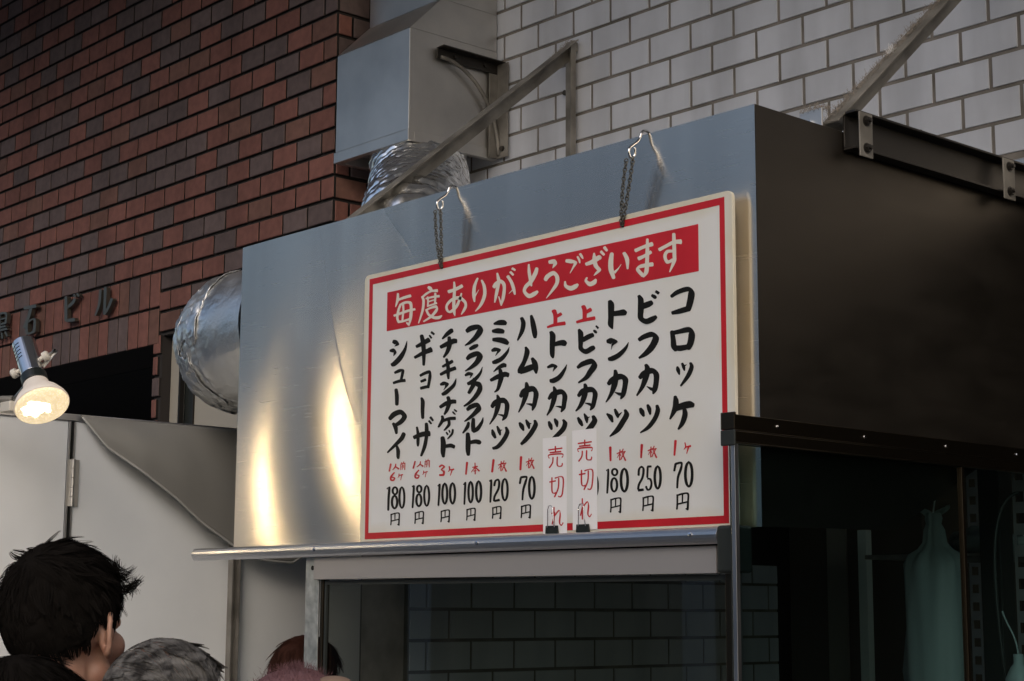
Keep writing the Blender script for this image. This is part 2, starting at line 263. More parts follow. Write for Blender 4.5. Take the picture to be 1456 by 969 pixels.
 'c5': [[6709,4341,6813,4363,6723,4274,6905,4265,6718,4059,6887,4038,6728,3865,6879,3853,6784,3790,6860,3792],[6887,4028,6856,4117,7065,4026,7042,4141,7144,4006,7188,4129,7186,4000,7259,4071],[6668,3570,6642,3617,6808,3578,6800,3660,6846,3572,6967,3588,6830,3533,6870,3513,6816,3489,6829,3484],[7248,3594,7265,3587,7150,3508,7228,3468,6980,3388,7083,3307,6819,3341,6881,3233,6730,3330,6742,3250],[6822,3143,6888,3150,6821,3056,6971,3041,6774,2885,6928,2845,6710,2704,6810,2665,6624,2565,6660,2548],[6726,2883,6657,2931,6860,2938,6774,3049,7067,2968,7087,3080,7113,2922,7266,2934,7096,2771,7238,2747,7081,2688,7208,2647,7058,2606,7106,2584],[7163,2700,7127,2636,7064,2725,7046,2672,6909,2733,6907,2721],[6661,2401,6733,2415,6679,2316,6807,2338,6741,2240,6819,2251],[6849,2448,6909,2465,6867,2373,6996,2391,6925,2286,6983,2288],[7110,2401,7180,2423,7127,2347,7274,2328,7060,2242,7185,2167,6813,2077,6892,2015,6783,2036,6832,2000]],
 'c6': [[5756,4767,5870,4778,5788,4665,5945,4647,5752,4507,5888,4460,5656,4313,5709,4290],[6080,4784,6173,4786,6093,4633,6255,4635,6148,4403,6320,4400,6188,4307,6305,4300],[5911,4103,5993,4110,5910,4020,6080,3990,5838,3831,5975,3780,5694,3666,5835,3604,5681,3601,5778,3564],[5805,3531,5749,3608,6022,3553,5935,3690,6247,3602,6180,3721],[6114,3827,6208,3852,6152,3728,6320,3750,6184,3607,6359,3608,6249,3511,6328,3509],[5927,3317,6021,3317,5916,3237,6071,3218,5879,3076,6039,3034,5800,2877,5909,2837,5706,2708,5744,2692],[5848,3016,5739,3077,5949,3081,5850,3200,6165,3109,6198,3231,6204,3055,6370,3059,6179,2901,6326,2871,6151,2813,6285,2775,6146,2714,6199,2697],[6240,2825,6197,2762,6125,2861,6102,2808,5974,2869,5971,2857],[5724,2446,5791,2471,5760,2361,5897,2401,5854,2282,5918,2296],[5940,2498,5994,2513,5972,2402,6095,2424,6040,2312,6099,2318],[6078,2390,6059,2430,6142,2414,6136,2427],[6209,2465,6301,2469,6205,2399,6352,2357,6075,2249,6204,2181,5900,2106,6006,2035,5785,2018,5850,1968]],
 'c7': [[4888,4742,4873,4783,5064,4712,5043,4826,5213,4691,5238,4805,5275,4685,5322,4744],[4837,4569,4829,4636,5006,4530,5006,4651,5140,4511,5167,4615,5205,4506,5239,4574],[4844,4376,4850,4447,5045,4322,5070,4436,5218,4267,5289,4380,5330,4232,5397,4292],[4829,4130,4797,4189,4927,4126,4921,4225,4992,4125,5127,4150,4966,4087,5007,4064,4931,4035,4944,4028],[5399,4186,5412,4181,5300,4099,5382,4055,5111,3992,5208,3908,4931,3948,4997,3846,4831,3925,4860,3852],[4889,3668,4870,3685,5070,3716,5007,3785,5231,3737,5188,3842,5287,3733,5303,3812],[4807,3460,4758,3529,5048,3496,4984,3601,5274,3522,5246,3640,5364,3501,5399,3598],[5040,3694,5161,3696,5053,3555,5224,3534,5020,3423,5162,3383,4972,3285,5066,3241,4902,3228,4931,3203],[4978,3131,5048,3138,4977,3039,5139,3027,4940,2878,5107,2837,4876,2691,4978,2651,4745,2517,4779,2500],[4893,2864,4785,2931,4994,2920,4903,3036,5200,2944,5233,3062,5261,2890,5416,2901,5245,2734,5388,2706,5208,2652,5329,2602,5170,2574,5213,2550],[5294,2652,5243,2602,5184,2697,5159,2653,5039,2709,5035,2696],[4814,2364,4885,2373,4821,2273,4953,2297,4912,2182,4992,2201],[4986,2431,5045,2443,5020,2327,5135,2344,5084,2241,5145,2247],[5115,2314,5088,2354,5183,2346,5175,2358],[5270,2386,5354,2395,5283,2298,5429,2267,5162,2148,5287,2083,4990,2023,5074,1946,4857,1991,4890,1928]],
 'c8': [[3985,4666,3900,4753,4110,4692,4041,4819,4343,4712,4367,4808,4321,4707,4517,4648,4188,4576,4325,4484,4018,4471,4090,4401,3870,4398,3892,4373],[4084,4247,4030,4317,4244,4270,4174,4367,4350,4310,4310,4372],[4004,4033,3921,4106,4125,4067,4044,4180,4335,4100,4340,4202,4314,4101,4514,4059,4220,3987,4359,3900,4053,3883,4124,3814,3887,3805,3908,3780],[3917,3668,3881,3716,4023,3677,4004,3761,4077,3672,4180,3710,4073,3648,4109,3632,4055,3622,4067,3614],[4488,3826,4507,3819,4392,3716,4471,3678,4222,3616,4316,3546,4053,3550,4133,3464,3969,3524,4014,3452],[4166,3591,4240,3593,4155,3521,4304,3485,4067,3408,4193,3352,3986,3304,4083,3258],[4163,3453,4195,3530,4308,3398,4430,3482,4334,3357,4506,3316,4221,3221,4347,3147,4022,3086,4095,3024,3851,3007,3885,2971],[4020,2868,3949,2931,4146,2904,4075,3006,4323,2931,4351,3025,4304,2924,4473,2866,4163,2815,4264,2741,4006,2722,4070,2665,3878,2652,3904,2626],[3986,2605,4083,2578,3934,2524,4046,2474,3816,2391,3861,2366],[4142,2668,4263,2653,4116,2539,4268,2527,4131,2411,4282,2406],[4228,2351,4160,2425,4400,2402,4289,2477,4537,2557,4448,2593,4546,2666,4512,2674],[3934,2344,4076,2339,3928,2189,4111,2178,3931,1992,4104,1982,3966,1881,4093,1878],[4109,2104,4084,2187,4275,2105,4270,2204,4376,2081,4421,2178,4421,2077,4476,2139]],
 'c9': [[3091,4618,3041,4655,3279,4682,3179,4765,3433,4734,3338,4835,3452,4742,3414,4832],[3031,4404,2971,4487,3270,4438,3195,4548,3496,4474,3441,4594,3579,4470,3577,4572],[3244,4634,3375,4623,3239,4491,3411,4457,3184,4339,3314,4286,3086,4215,3153,4180],[3099,3951,3057,4007,3297,3985,3238,4060,3467,4030,3407,4104],[3032,3769,2983,3834,3272,3812,3216,3899,3568,3854,3520,3941],[3174,4131,3278,4133,3214,3956,3350,3950,3222,3789,3348,3779,3260,3683,3339,3679],[3027,3536,2997,3594,3147,3535,3140,3627,3178,3543,3321,3552,3163,3484,3208,3462,3119,3431,3132,3424],[3559,3651,3589,3642,3461,3545,3561,3499,3322,3471,3417,3398,3155,3402,3245,3314,3056,3363,3108,3295],[3039,3006,2978,3075,3265,3058,3197,3156,3455,3080,3424,3182,3571,3074,3569,3165],[3230,3236,3358,3243,3257,3130,3414,3107,3199,2978,3321,2936,3138,2878,3202,2849],[3039,2817,3144,2815,3043,2751,3170,2717,2960,2645,3046,2604,2930,2595,2973,2571],[3126,2676,3088,2742,3356,2707,3329,2784,3567,2698,3559,2775],[3272,2704,3387,2695,3280,2619,3384,2579,3144,2502,3183,2477],[3444,2882,3485,2904,3501,2835,3544,2861,3552,2815,3577,2834],[3504,2925,3538,2951,3587,2874,3627,2905],[3222,2426,3275,2444,3268,2375,3325,2394],[3320,2468,3373,2478,3347,2424,3400,2434],[3438,2484,3515,2469,3416,2406,3489,2374,3280,2299,3316,2277],[3036,2317,3192,2318,3046,2183,3240,2173,3047,2001,3220,1990,3091,1895,3206,1893],[3207,2078,3186,2155,3402,2077,3408,2170,3518,2044,3563,2119]],
 'c10': [[2123,4521,2066,4595,2359,4555,2278,4656,2610,4610,2513,4725],[2064,4270,2010,4337,2358,4324,2289,4419,2695,4362,2611,4491],[2215,4790,2359,4792,2256,4623,2435,4616,2302,4364,2454,4350,2327,4104,2430,4092],[2553,4759,2610,4778,2617,4689,2683,4711],[2620,4818,2674,4859,2730,4758,2777,4794],[2277,3819,2229,3879,2438,3851,2392,3925,2567,3864,2615,3938,2560,3822,2679,3810,2539,3693,2652,3671,2505,3560,2611,3537],[2302,3676,2265,3737,2480,3700,2439,3768],[2288,3511,2259,3581,2464,3521,2435,3597,2595,3532,2574,3594],[2273,3305,2366,3314,2286,3224,2438,3217,2288,3021,2429,3010,2310,2851,2430,2844],[2071,2362,2020,2446,2363,2395,2314,2514,2647,2390,2621,2520],[2117,2634,2198,2636,2142,2483,2261,2480,2146,2281,2266,2272,2165,2204,2241,2197],[2449,2691,2568,2686,2450,2548,2600,2537,2448,2384,2582,2364,2385,2174,2520,2142,2292,1975,2379,1950],[2575,2738,2638,2765,2664,2668,2718,2691],[2621,2815,2696,2847,2720,2737,2782,2764]],
 'c11': [[1161,4749,1209,4826,1255,4704,1344,4791,1312,4718,1431,4680,1247,4666,1260,4653],[1072,4547,1064,4601,1164,4519,1218,4613,1209,4511,1334,4504,1204,4435,1225,4427],[1719,4736,1741,4731,1599,4562,1714,4519,1385,4397,1545,4306,1181,4285,1303,4183,1114,4262,1172,4175],[1290,3986,1251,4044,1491,4008,1454,4090,1529,4028,1641,4047,1505,3934,1615,3909,1471,3833,1570,3808],[1243,3742,1209,3805,1465,3760,1437,3835,1689,3754,1672,3832],[1271,3599,1405,3597,1291,3451,1449,3442,1305,3257,1446,3245],[1171,2885,1054,2963,1329,2957,1220,3074,1509,2989,1544,3105,1580,2937,1774,2931,1495,2866,1625,2778,1312,2791,1392,2713],[1199,2784,1294,2813,1259,2690,1419,2711,1324,2558,1429,2560],[1584,2542,1734,2484,1502,2445,1639,2369,1250,2283,1339,2223,1020,2134,1068,2101],[1352,2260,1433,2268,1377,2138,1526,2140,1388,2005,1522,1998,1412,1958,1512,1957]],
 'r11': [[1146,1836,1212,1823,1097,1674,1158,1663],[1354,1822,1398,1813,1325,1760,1375,1740,1243,1693,1264,1681],[1338,1758,1360,1777,1472,1683,1510,1715],[1547,1799,1541,1816,1741,1811,1734,1832],[1572,1845,1597,1851,1601,1809,1626,1815],[1668,1863,1694,1855,1642,1822,1668,1814],[1545,1782,1572,1780,1545,1671,1567,1669],[1562,1774,1555,1788,1615,1787,1641,1791,1608,1676,1636,1673],[1562,1732,1557,1744,1623,1737,1618,1749],[1657,1784,1682,1782,1659,1715,1684,1714],[1708,1807,1741,1804,1705,1670,1739,1668],[1305,1633,1345,1612,1168,1546,1235,1523,1166,1448,1229,1467,1303,1421,1273,1460,1363,1495,1312,1484,1237,1532,1222,1507],[1489,1581,1527,1575,1480,1520,1512,1511,1454,1499,1466,1491],[1514,1530,1504,1550,1659,1545,1646,1572],[1590,1550,1622,1544,1556,1435,1578,1431]],
 'r10': [[2079,1840,2137,1827,2016,1690,2069,1678],[2293,1825,2330,1817,2266,1765,2306,1745,2170,1712,2187,1698],[2276,1764,2295,1779,2389,1691,2428,1720],[2468,1803,2462,1820,2656,1815,2649,1836],[2493,1848,2517,1855,2520,1813,2544,1819],[2586,1866,2611,1859,2560,1826,2585,1818],[2466,1787,2493,1784,2465,1677,2487,1675],[2482,1779,2476,1792,2534,1791,2559,1795,2527,1682,2554,1680],[2482,1737,2478,1749,2541,1742,2537,1754],[2574,1788,2599,1787,2576,1721,2600,1719],[2623,1811,2655,1808,2621,1676,2653,1674],[2229,1636,2267,1614,2096,1550,2160,1527,2094,1453,2155,1472,2226,1427,2197,1465,2284,1500,2235,1489,2163,1536,2148,1511],[2414,1597,2451,1592,2405,1537,2435,1528,2380,1516,2391,1509],[2438,1547,2428,1567,2578,1561,2566,1588],[2511,1567,2543,1561,2479,1453,2500,1449]],
 'r9': [[3026,1642,2991,1682,3100,1670,3099,1710,3140,1656,3218,1647,3054,1594,3122,1587,3128,1538,3207,1551,3127,1494,3185,1447,3008,1492,3015,1448],[3336,1641,3387,1642,3353,1578,3398,1570,3316,1531,3333,1523],[3379,1552,3372,1579,3536,1554,3525,1593],[3442,1567,3491,1554,3391,1443,3416,1437]],
 'r8': [[3951,1699,4027,1690,3924,1446,3985,1439],[4184,1566,4176,1588,4361,1575,4350,1607],[4247,1671,4287,1669,4257,1426,4298,1424],[4253,1587,4282,1572,4133,1478,4154,1468],[4256,1572,4280,1588,4401,1470,4437,1494],[4222,1483,4216,1503,4322,1489,4316,1509]],
 'r7': [[4862,1705,4940,1693,4821,1449,4889,1439],[5067,1566,5054,1588,5238,1601,5221,1629],[5140,1653,5174,1650,5130,1445,5164,1442],[5135,1577,5156,1567,5065,1500,5082,1492],[5150,1560,5165,1566,5185,1525,5204,1533],[5237,1666,5269,1657,5206,1595,5229,1588],[5210,1583,5201,1602,5331,1598,5321,1620],[5287,1608,5317,1597,5168,1456,5198,1444],[5217,1572,5243,1578,5303,1420,5352,1431]],
 'r6': [[5773,1710,5853,1702,5759,1442,5824,1436],[5980,1575,5967,1596,6145,1609,6129,1636],[6051,1660,6083,1657,6040,1456,6073,1454],[6046,1585,6066,1576,5978,1510,5994,1503],[6060,1569,6075,1575,6093,1534,6112,1543],[6145,1673,6176,1664,6115,1603,6137,1597],[6118,1591,6110,1610,6235,1606,6225,1628],[6192,1617,6221,1605,6077,1467,6106,1455],[6125,1581,6150,1587,6208,1431,6254,1443]],
 'r3': [[8513,1736,8589,1732,8529,1466,8583,1464],[8747,1582,8734,1603,8906,1616,8890,1644],[8815,1668,8847,1665,8803,1460,8834,1458],[8810,1592,8829,1582,8743,1515,8759,1507],[8823,1575,8838,1582,8855,1540,8873,1548],[8906,1681,8936,1672,8876,1610,8897,1604],[8879,1598,8872,1617,8992,1613,8983,1635],[8951,1624,8979,1612,8838,1471,8866,1459],[8885,1587,8910,1593,8964,1435,9008,1446]],
 'r2': [[9413,1729,9486,1721,9403,1473,9451,1468],[9623,1584,9611,1605,9777,1618,9762,1645],[9689,1669,9720,1666,9677,1465,9707,1462],[9684,1594,9702,1585,9620,1519,9635,1511],[9697,1577,9711,1584,9727,1543,9744,1551],[9777,1682,9805,1673,9748,1612,9768,1605],[9751,1600,9744,1619,9859,1615,9851,1637],[9820,1625,9847,1614,9711,1475,9738,1464],[9757,1589,9780,1595,9831,1440,9875,1451]],
 'r1': [[10338,1746,10408,1737,10315,1466,10365,1460],[10609,1687,10639,1689,10625,1611,10659,1605,10587,1558,10600,1551],[10655,1588,10648,1613,10782,1594,10770,1633],[10697,1609,10741,1597,10656,1474,10674,1469]],
 'p11': [[1076,1232,1032,1266,1096,1286,1179,1290,1068,1043,1164,1036,1068,750,1152,745],[1358,1246,1356,1294,1377,1240,1427,1274,1396,1218,1475,1233,1406,1186,1491,1182,1397,1154,1478,1132,1380,1134,1432,1095,1361,1129,1362,1081,1341,1136,1291,1102,1323,1158,1242,1143,1313,1190,1226,1194,1321,1221,1240,1244,1339,1242,1286,1281,1358,1246,1356,1294],[1346,1044,1345,1096,1363,1035,1430,1062,1390,988,1479,997,1404,920,1496,916,1393,854,1483,837,1369,810,1437,777,1353,801,1354,750,1336,811,1269,784,1309,858,1219,848,1295,925,1202,929,1305,992,1215,1009,1330,1036,1261,1069,1346,1044,1345,1096],[1622,1235,1621,1283,1634,1217,1705,1231,1664,1132,1748,1135,1679,1014,1764,1010,1670,897,1754,887,1644,816,1716,794,1633,798,1634,751,1621,816,1550,801,1591,901,1507,897,1576,1019,1491,1023,1585,1136,1500,1147,1611,1218,1539,1240,1622,1235,1621,1283],[1197,641,1253,639,1204,505,1254,502,1193,395,1243,391],[1233,617,1218,647,1383,640,1374,670,1502,639,1550,660,1507,528,1563,525,1492,380,1558,375],[1535,393,1515,362,1474,401,1464,385],[1351,644,1396,642,1355,508,1394,506],[1235,464,1224,491,1527,497,1516,523]],
 'p10': [[2025,1236,1999,1271,2034,1266,2109,1268,2018,1017,2099,1011,2002,773,2072,767],[2276,1240,2275,1287,2291,1235,2341,1268,2307,1214,2385,1229,2316,1184,2399,1180,2309,1155,2387,1133,2293,1136,2344,1098,2278,1132,2279,1085,2262,1137,2213,1104,2246,1158,2169,1143,2237,1188,2154,1192,2245,1217,2166,1239,2260,1236,2209,1274,2276,1240,2275,1287],[2267,1040,2265,1091,2280,1031,2345,1058,2304,988,2390,997,2316,925,2405,921,2307,863,2393,846,2284,822,2351,790,2272,814,2273,764,2258,823,2193,796,2234,866,2148,857,2222,929,2132,933,2232,991,2144,1008,2254,1033,2187,1065,2267,1040,2265,1091],[2553,1225,2552,1272,2564,1207,2633,1222,2593,1127,2674,1130,2607,1014,2689,1011,2597,903,2679,892,2572,825,2641,804,2562,809,2563,762,2550,826,2482,811,2522,906,2440,903,2507,1019,2425,1023,2517,1130,2435,1142,2542,1208,2473,1230,2553,1225,2552,1272],[2116,640,2170,638,2122,506,2171,503,2111,398,2160,394],[2151,616,2136,646,2296,639,2287,669,2411,638,2457,659,2415,529,2469,526,2400,383,2464,379],[2441,396,2422,366,2383,404,2373,389],[2265,643,2308,641,2268,509,2305,507],[2152,466,2141,493,2434,498,2424,525]],
 'p9': [[2995,1210,2949,1235,2985,1260,3063,1262,2973,1024,3052,1017,2957,784,3025,778],[3212,1240,3212,1290,3220,1224,3292,1240,3246,1145,3331,1148,3259,1034,3345,1030,3250,924,3335,913,3226,848,3299,825,3220,833,3221,783,3213,848,3141,832,3186,927,3101,923,3173,1038,3087,1042,3182,1148,3097,1160,3206,1225,3133,1248,3212,1240,3212,1290],[3490,1234,3489,1284,3499,1218,3569,1233,3525,1138,3609,1141,3539,1026,3623,1022,3529,915,3613,904,3505,838,3576,816,3497,822,3498,773,3489,838,3418,822,3462,918,3377,914,3448,1030,3363,1034,3458,1141,3373,1153,3482,1219,3410,1242,3490,1234,3489,1284],[3067,641,3119,638,3072,509,3119,506,3061,402,3108,398],[3100,617,3086,646,3240,639,3232,669,3351,638,3396,658,3355,531,3407,528,3339,388,3401,384],[3380,401,3361,371,3323,408,3314,393],[3210,643,3252,641,3213,511,3249,510],[3101,469,3091,496,3373,501,3363,527]],
 'p8': [[3898,1199,3856,1220,3897,1254,3967,1257,3885,1014,3961,1008,3876,770,3942,765],[4122,1233,4121,1282,4124,1218,4195,1231,4147,1137,4230,1140,4159,1025,4242,1021,4151,913,4233,903,4130,835,4201,815,4128,820,4128,771,4125,835,4055,821,4102,915,4020,912,4091,1028,4008,1032,4099,1140,4016,1150,4120,1218,4049,1239,4122,1233,4121,1282],[4397,1228,4397,1280,4403,1213,4476,1229,4428,1134,4515,1137,4441,1023,4528,1018,4431,912,4518,900,4408,835,4482,812,4403,821,4403,769,4397,836,4324,819,4372,915,4285,911,4359,1026,4271,1031,4369,1137,4281,1149,4392,1214,4318,1238,4397,1228,4397,1280],[3979,642,4030,640,3984,513,4029,510,3973,408,4018,405],[4012,619,3998,648,4146,641,4139,670,4254,640,4297,660,4257,535,4307,532,4241,394,4301,390],[4280,407,4262,377,4226,414,4217,399],[4118,645,4158,643,4120,516,4155,514],[4012,474,4002,500,4274,505,4265,531]],
 'p7': [[4788,1223,4754,1256,4791,1260,4859,1262,4778,1031,4857,1026,4769,779,4833,774],[4967,1128,4896,1143,4998,1215,4936,1244,5039,1232,5064,1276,5057,1192,5135,1190,5029,1058,5103,1039,4911,904,4980,885,4889,805,4966,794],[4950,769,4934,813,5114,779,5095,836],[5281,1237,5281,1285,5294,1219,5360,1235,5322,1138,5400,1142,5335,1024,5414,1021,5324,912,5402,901,5298,834,5363,811,5285,817,5285,770,5272,835,5206,818,5244,916,5166,912,5231,1029,5152,1033,5242,1142,5163,1154,5269,1220,5202,1243,5281,1237,5281,1285],[4863,646,4912,644,4867,518,4911,516,4856,416,4900,412],[4894,623,4881,651,5025,644,5018,673,5128,643,5170,663,5131,540,5179,537,5116,402,5173,397],[5153,414,5136,385,5101,421,5092,407],[4997,648,5036,646,4998,521,5032,519],[4894,480,4885,506,5148,511,5139,536]],
 'p6': [[5812,1134,5742,1146,5839,1246,5770,1258],[5808,1239,5801,1290,5966,1246,6009,1285,5931,1185,6008,1169,5852,999,5925,986,5831,785,5892,779],[6162,1233,6162,1283,6171,1216,6239,1232,6197,1135,6277,1138,6208,1021,6290,1017,6198,908,6278,897,6173,830,6241,807,6164,814,6165,764,6156,831,6087,814,6130,912,6049,908,6118,1025,6036,1030,6129,1138,6048,1150,6154,1217,6085,1240,6162,1233,6162,1283],[5811,641,5862,638,5815,506,5860,503,5803,397,5848,393],[5844,616,5830,646,5979,639,5972,669,6087,638,6131,659,6089,528,6140,526,6073,382,6133,378],[6112,395,6094,365,6057,403,6048,387],[5951,643,5991,641,5951,508,5987,507],[5843,465,5833,492,6107,498,6097,524]],
 'p3': [[8450,1250,8425,1276,8459,1284,8513,1287,8444,1055,8512,1049,8428,806,8483,801],[8674,1264,8675,1306,8695,1258,8729,1290,8710,1241,8769,1257,8717,1217,8781,1214,8710,1195,8768,1172,8695,1179,8728,1143,8674,1175,8674,1134,8653,1181,8619,1149,8638,1199,8580,1183,8631,1222,8567,1226,8638,1245,8580,1268,8654,1261,8620,1297,8674,1264,8675,1306],[8659,1075,8659,1120,8675,1065,8726,1089,8697,1021,8764,1030,8707,959,8776,955,8697,897,8763,882,8674,856,8724,826,8657,847,8657,803,8641,857,8590,833,8619,901,8552,892,8609,963,8540,967,8619,1025,8552,1041,8642,1067,8592,1096,8659,1075,8659,1120],[8951,1244,8951,1297,8965,1227,9031,1248,8992,1149,9072,1155,9003,1039,9085,1035,8990,931,9070,917,8962,856,9028,828,8948,840,8947,787,8933,857,8867,836,8906,935,8826,929,8895,1045,8813,1049,8908,1154,8827,1168,8936,1229,8870,1257,8951,1244,8951,1297],[8541,667,8591,665,8543,525,8588,522,8530,411,8575,407],[8573,642,8560,673,8708,665,8701,697,8814,664,8858,686,8816,549,8865,547,8797,396,8857,391],[8836,409,8818,377,8782,417,8773,401],[8679,670,8719,668,8678,528,8713,527],[8570,483,8561,511,8832,517,8823,545]],
 'p2': [[9385,1119,9321,1127,9397,1230,9340,1248,9435,1260,9436,1304,9459,1232,9524,1233,9433,1082,9495,1065,9331,942,9392,923,9308,844,9372,834],[9349,788,9339,840,9487,796,9476,848],[9608,1253,9605,1300,9708,1255,9705,1296],[9577,1272,9637,1267,9566,1069,9623,1064],[9597,1017,9612,1056,9656,1006,9704,1030,9679,932,9739,928,9647,843,9697,817,9616,835,9588,797,9585,888,9532,870],[9882,1242,9882,1291,9891,1226,9952,1243,9913,1151,9986,1155,9922,1044,9995,1040,9910,939,9983,927,9886,866,9947,843,9877,852,9877,803,9868,867,9807,850,9846,943,9773,938,9837,1049,9763,1053,9849,1154,9775,1166,9873,1227,9811,1251,9882,1242,9882,1291],[9455,663,9505,661,9457,522,9501,519,9443,408,9487,404],[9486,637,9474,668,9618,661,9612,693,9722,660,9765,682,9723,546,9771,543,9704,392,9762,388],[9743,406,9724,374,9690,414,9680,398],[9590,666,9629,664,9589,525,9623,523],[9483,480,9474,508,9739,513,9731,541]],
 'p1': [[10361,1150,10304,1161,10399,1276,10335,1289],[10373,1261,10361,1309,10500,1279,10544,1316,10477,1196,10545,1180,10399,1028,10463,1015,10378,819,10432,813],[10719,1273,10720,1324,10733,1254,10795,1273,10758,1173,10833,1178,10768,1060,10843,1056,10755,947,10829,934,10727,869,10788,844,10713,853,10712,802,10699,871,10637,851,10674,952,10599,946,10664,1065,10588,1070,10677,1178,10603,1191,10705,1256,10644,1282,10719,1273,10720,1324],[10381,676,10433,674,10382,523,10428,520,10367,400,10414,395],[10414,649,10400,682,10554,674,10547,709,10665,674,10710,697,10665,549,10716,546,10644,383,10706,378],[10685,398,10665,363,10629,407,10619,389],[10524,680,10566,677,10522,526,10558,525],[10409,478,10400,508,10682,514,10673,544]],
 'p4': [[8081,1166,8082,1220,8095,1149,8164,1171,8123,1073,8206,1079,8135,965,8219,961,8122,858,8205,844,8094,785,8162,757,8080,770,8080,716,8066,786,7998,764,8039,862,7955,856,8027,970,7942,975,8039,1077,7956,1092,8067,1151,7999,1180,8081,1166,8082,1220]],
 's1': [[6726,1785,6720,1816,7148,1797,7142,1827],[6913,1861,6957,1859,6913,1748,6957,1745],[6764,1724,6760,1755,7109,1728,7104,1759],[6757,1625,6713,1631,6749,1679,6736,1708,7141,1674,7149,1703,7123,1622,7167,1619],[6837,1631,6880,1625,6819,1523,6860,1510,6725,1431,6762,1413],[6971,1632,7015,1629,6973,1450,7013,1460,7126,1420,7111,1449,7166,1479,7125,1491],[6749,1099,6740,1130,6941,1116,6932,1146],[6799,1203,6843,1201,6800,913,6844,915,6891,858,6906,885,6941,870,6917,896],[6919,1174,6915,1204,7138,1186,7176,1198,7124,888,7167,883,7074,801,7104,778,7016,816,7010,786],[7010,1180,7053,1176,6991,975,7034,966,6878,800,6919,786],[6860,573,6900,571,6861,144,6901,143],[6811,432,6796,458,6879,467,6919,467,6804,226,6843,220],[6896,368,6865,386,7041,487,7024,515,7049,422,7092,422,7030,240,7073,242,7109,173,7109,203,7172,231,7143,245]],
 's2': [[7629,1861,7624,1891,8036,1871,8030,1901],[7810,1935,7852,1932,7809,1824,7852,1821],[7666,1801,7661,1831,7998,1804,7994,1834],[7659,1704,7616,1709,7651,1756,7639,1785,8029,1751,8036,1780,8011,1700,8054,1697],[7735,1709,7778,1703,7718,1603,7758,1590,7627,1513,7663,1495],[7864,1710,7907,1707,7866,1531,7904,1541,8014,1501,7999,1530,8052,1559,8012,1571],[7656,1207,7648,1237,7841,1223,7833,1252],[7705,1309,7747,1307,7705,1024,7747,1026,7792,969,7806,996,7840,981,7818,1007],[7820,1280,7816,1310,8031,1292,8068,1303,8017,999,8058,994,7968,913,7997,891,7913,928,7906,899],[7908,1286,7950,1282,7889,1084,7930,1075,7780,913,7819,899],[7724,717,7763,716,7723,295,7762,294],[7677,579,7662,604,7742,613,7781,613,7669,377,7707,370],[7758,515,7728,533,7898,632,7883,660,7906,568,7948,568,7887,390,7929,391,7963,323,7963,352,8024,380,7997,393]],
 'b_kuro': [[-7134,2884,-7111,2881,-7129,2843,-7107,2841],[-7120,2881,-7127,2892,-7009,2880,-6998,2888,-7009,2841,-6988,2838],[-7114,2860,-7118,2867,-7003,2858,-7008,2865],[-7073,2886,-7054,2884,-7064,2808,-7044,2806],[-7111,2837,-7116,2846,-6996,2834,-7001,2843],[-7114,2824,-7118,2832,-6994,2820,-6999,2829],[-7130,2809,-7135,2819,-6979,2806,-6985,2816],[-7121,2800,-7103,2796,-7126,2776,-7111,2773],[-7080,2798,-7064,2796,-7076,2778,-7060,2776],[-7040,2797,-7025,2796,-7032,2776,-7016,2775],[-7006,2797,-6990,2799,-6984,2778,-6972,2779]],
 'b_ishi': [[-6816,2875,-6823,2890,-6703,2870,-6710,2885],[-6770,2878,-6742,2871,-6786,2842,-6759,2834,-6823,2800,-6804,2793],[-6777,2810,-6788,2823,-6726,2818,-6707,2822,-6729,2770,-6701,2766],[-6799,2818,-6775,2816,-6790,2764,-6767,2769,-6711,2760,-6719,2773]],
 'b_bi': [[-6442,2878,-6419,2875,-6439,2830,-6412,2826,-6434,2783,-6408,2779],[-6416,2770,-6421,2784,-6344,2766,-6350,2781],[-6410,2827,-6426,2838,-6363,2840,-6384,2851,-6345,2855,-6366,2863],[-6369,2879,-6354,2881,-6356,2868,-6342,2870],[-6340,2879,-6326,2881,-6328,2868,-6314,2870]],
 'b_ru': [[-6143,2867,-6121,2863,-6148,2811,-6128,2806,-6171,2771,-6157,2767],[-6105,2871,-6080,2867,-6102,2815,-6080,2811,-6103,2768,-6078,2765],[-6081,2761,-6100,2769,-6051,2784,-6070,2791,-6027,2813,-6048,2820]],
}
def spline(pts, n=5):
    out = []
    for i in range(len(pts)-1):
        p0 = pts[max(i-1, 0)]; p1 = pts[i]; p2 = pts[i+1]; p3 = pts[min(i+2, len(pts)-1)]
        for k in range(n):
            t = k/n; out.append(tuple(.5*((2*p1[a])+(-p0[a]+p2[a])*t+(2*p0[a]-5*p1[a]+4*p2[a]-p3[a])*t*t+(-p0[a]+3*p1[a]-3*p2[a]+p3[a])*t**3) for a in range(4)))
    out.append(tuple(pts[-1])); return out
def outline(row, n=5):
    """one brush stroke -> closed outline polygon pieces: list of quads and caps in 2-D"""
    pts = [tuple(row[i:i+4]) for i in range(0, len(row), 4)]
    s = spline(pts, n); left = [(q[0], q[1]) for q in s]; right = [(q[2], q[3]) for q in s]
    def cap(l, r, tx, tz):
        mx_, mz = (l[0]+r[0])/2, (l[1]+r[1])/2; hx, hz = (l[0]-r[0])/2, (l[1]-r[1])/2; hw = math.hypot(hx, hz); k = .55*hw
        return [(mx_+hx*math.cos(a)+tx*k*math.sin(a), mz+hz*math.cos(a)+tz*k*math.sin(a)) for a in [math.pi*j/8 for j in range(1, 8)]]
    def direc(a, b):
        dx, dz = (a[0]+a[2]-b[0]-b[2]), (a[1]+a[3]-b[1]-b[3]); L = math.hypot(dx, dz) or 1; return dx/L, dz/L
    return left, right, cap(left[0], right[0], *direc(s[0], s[1])), cap(left[-1], right[-1], *direc(s[-1], s[-2]))

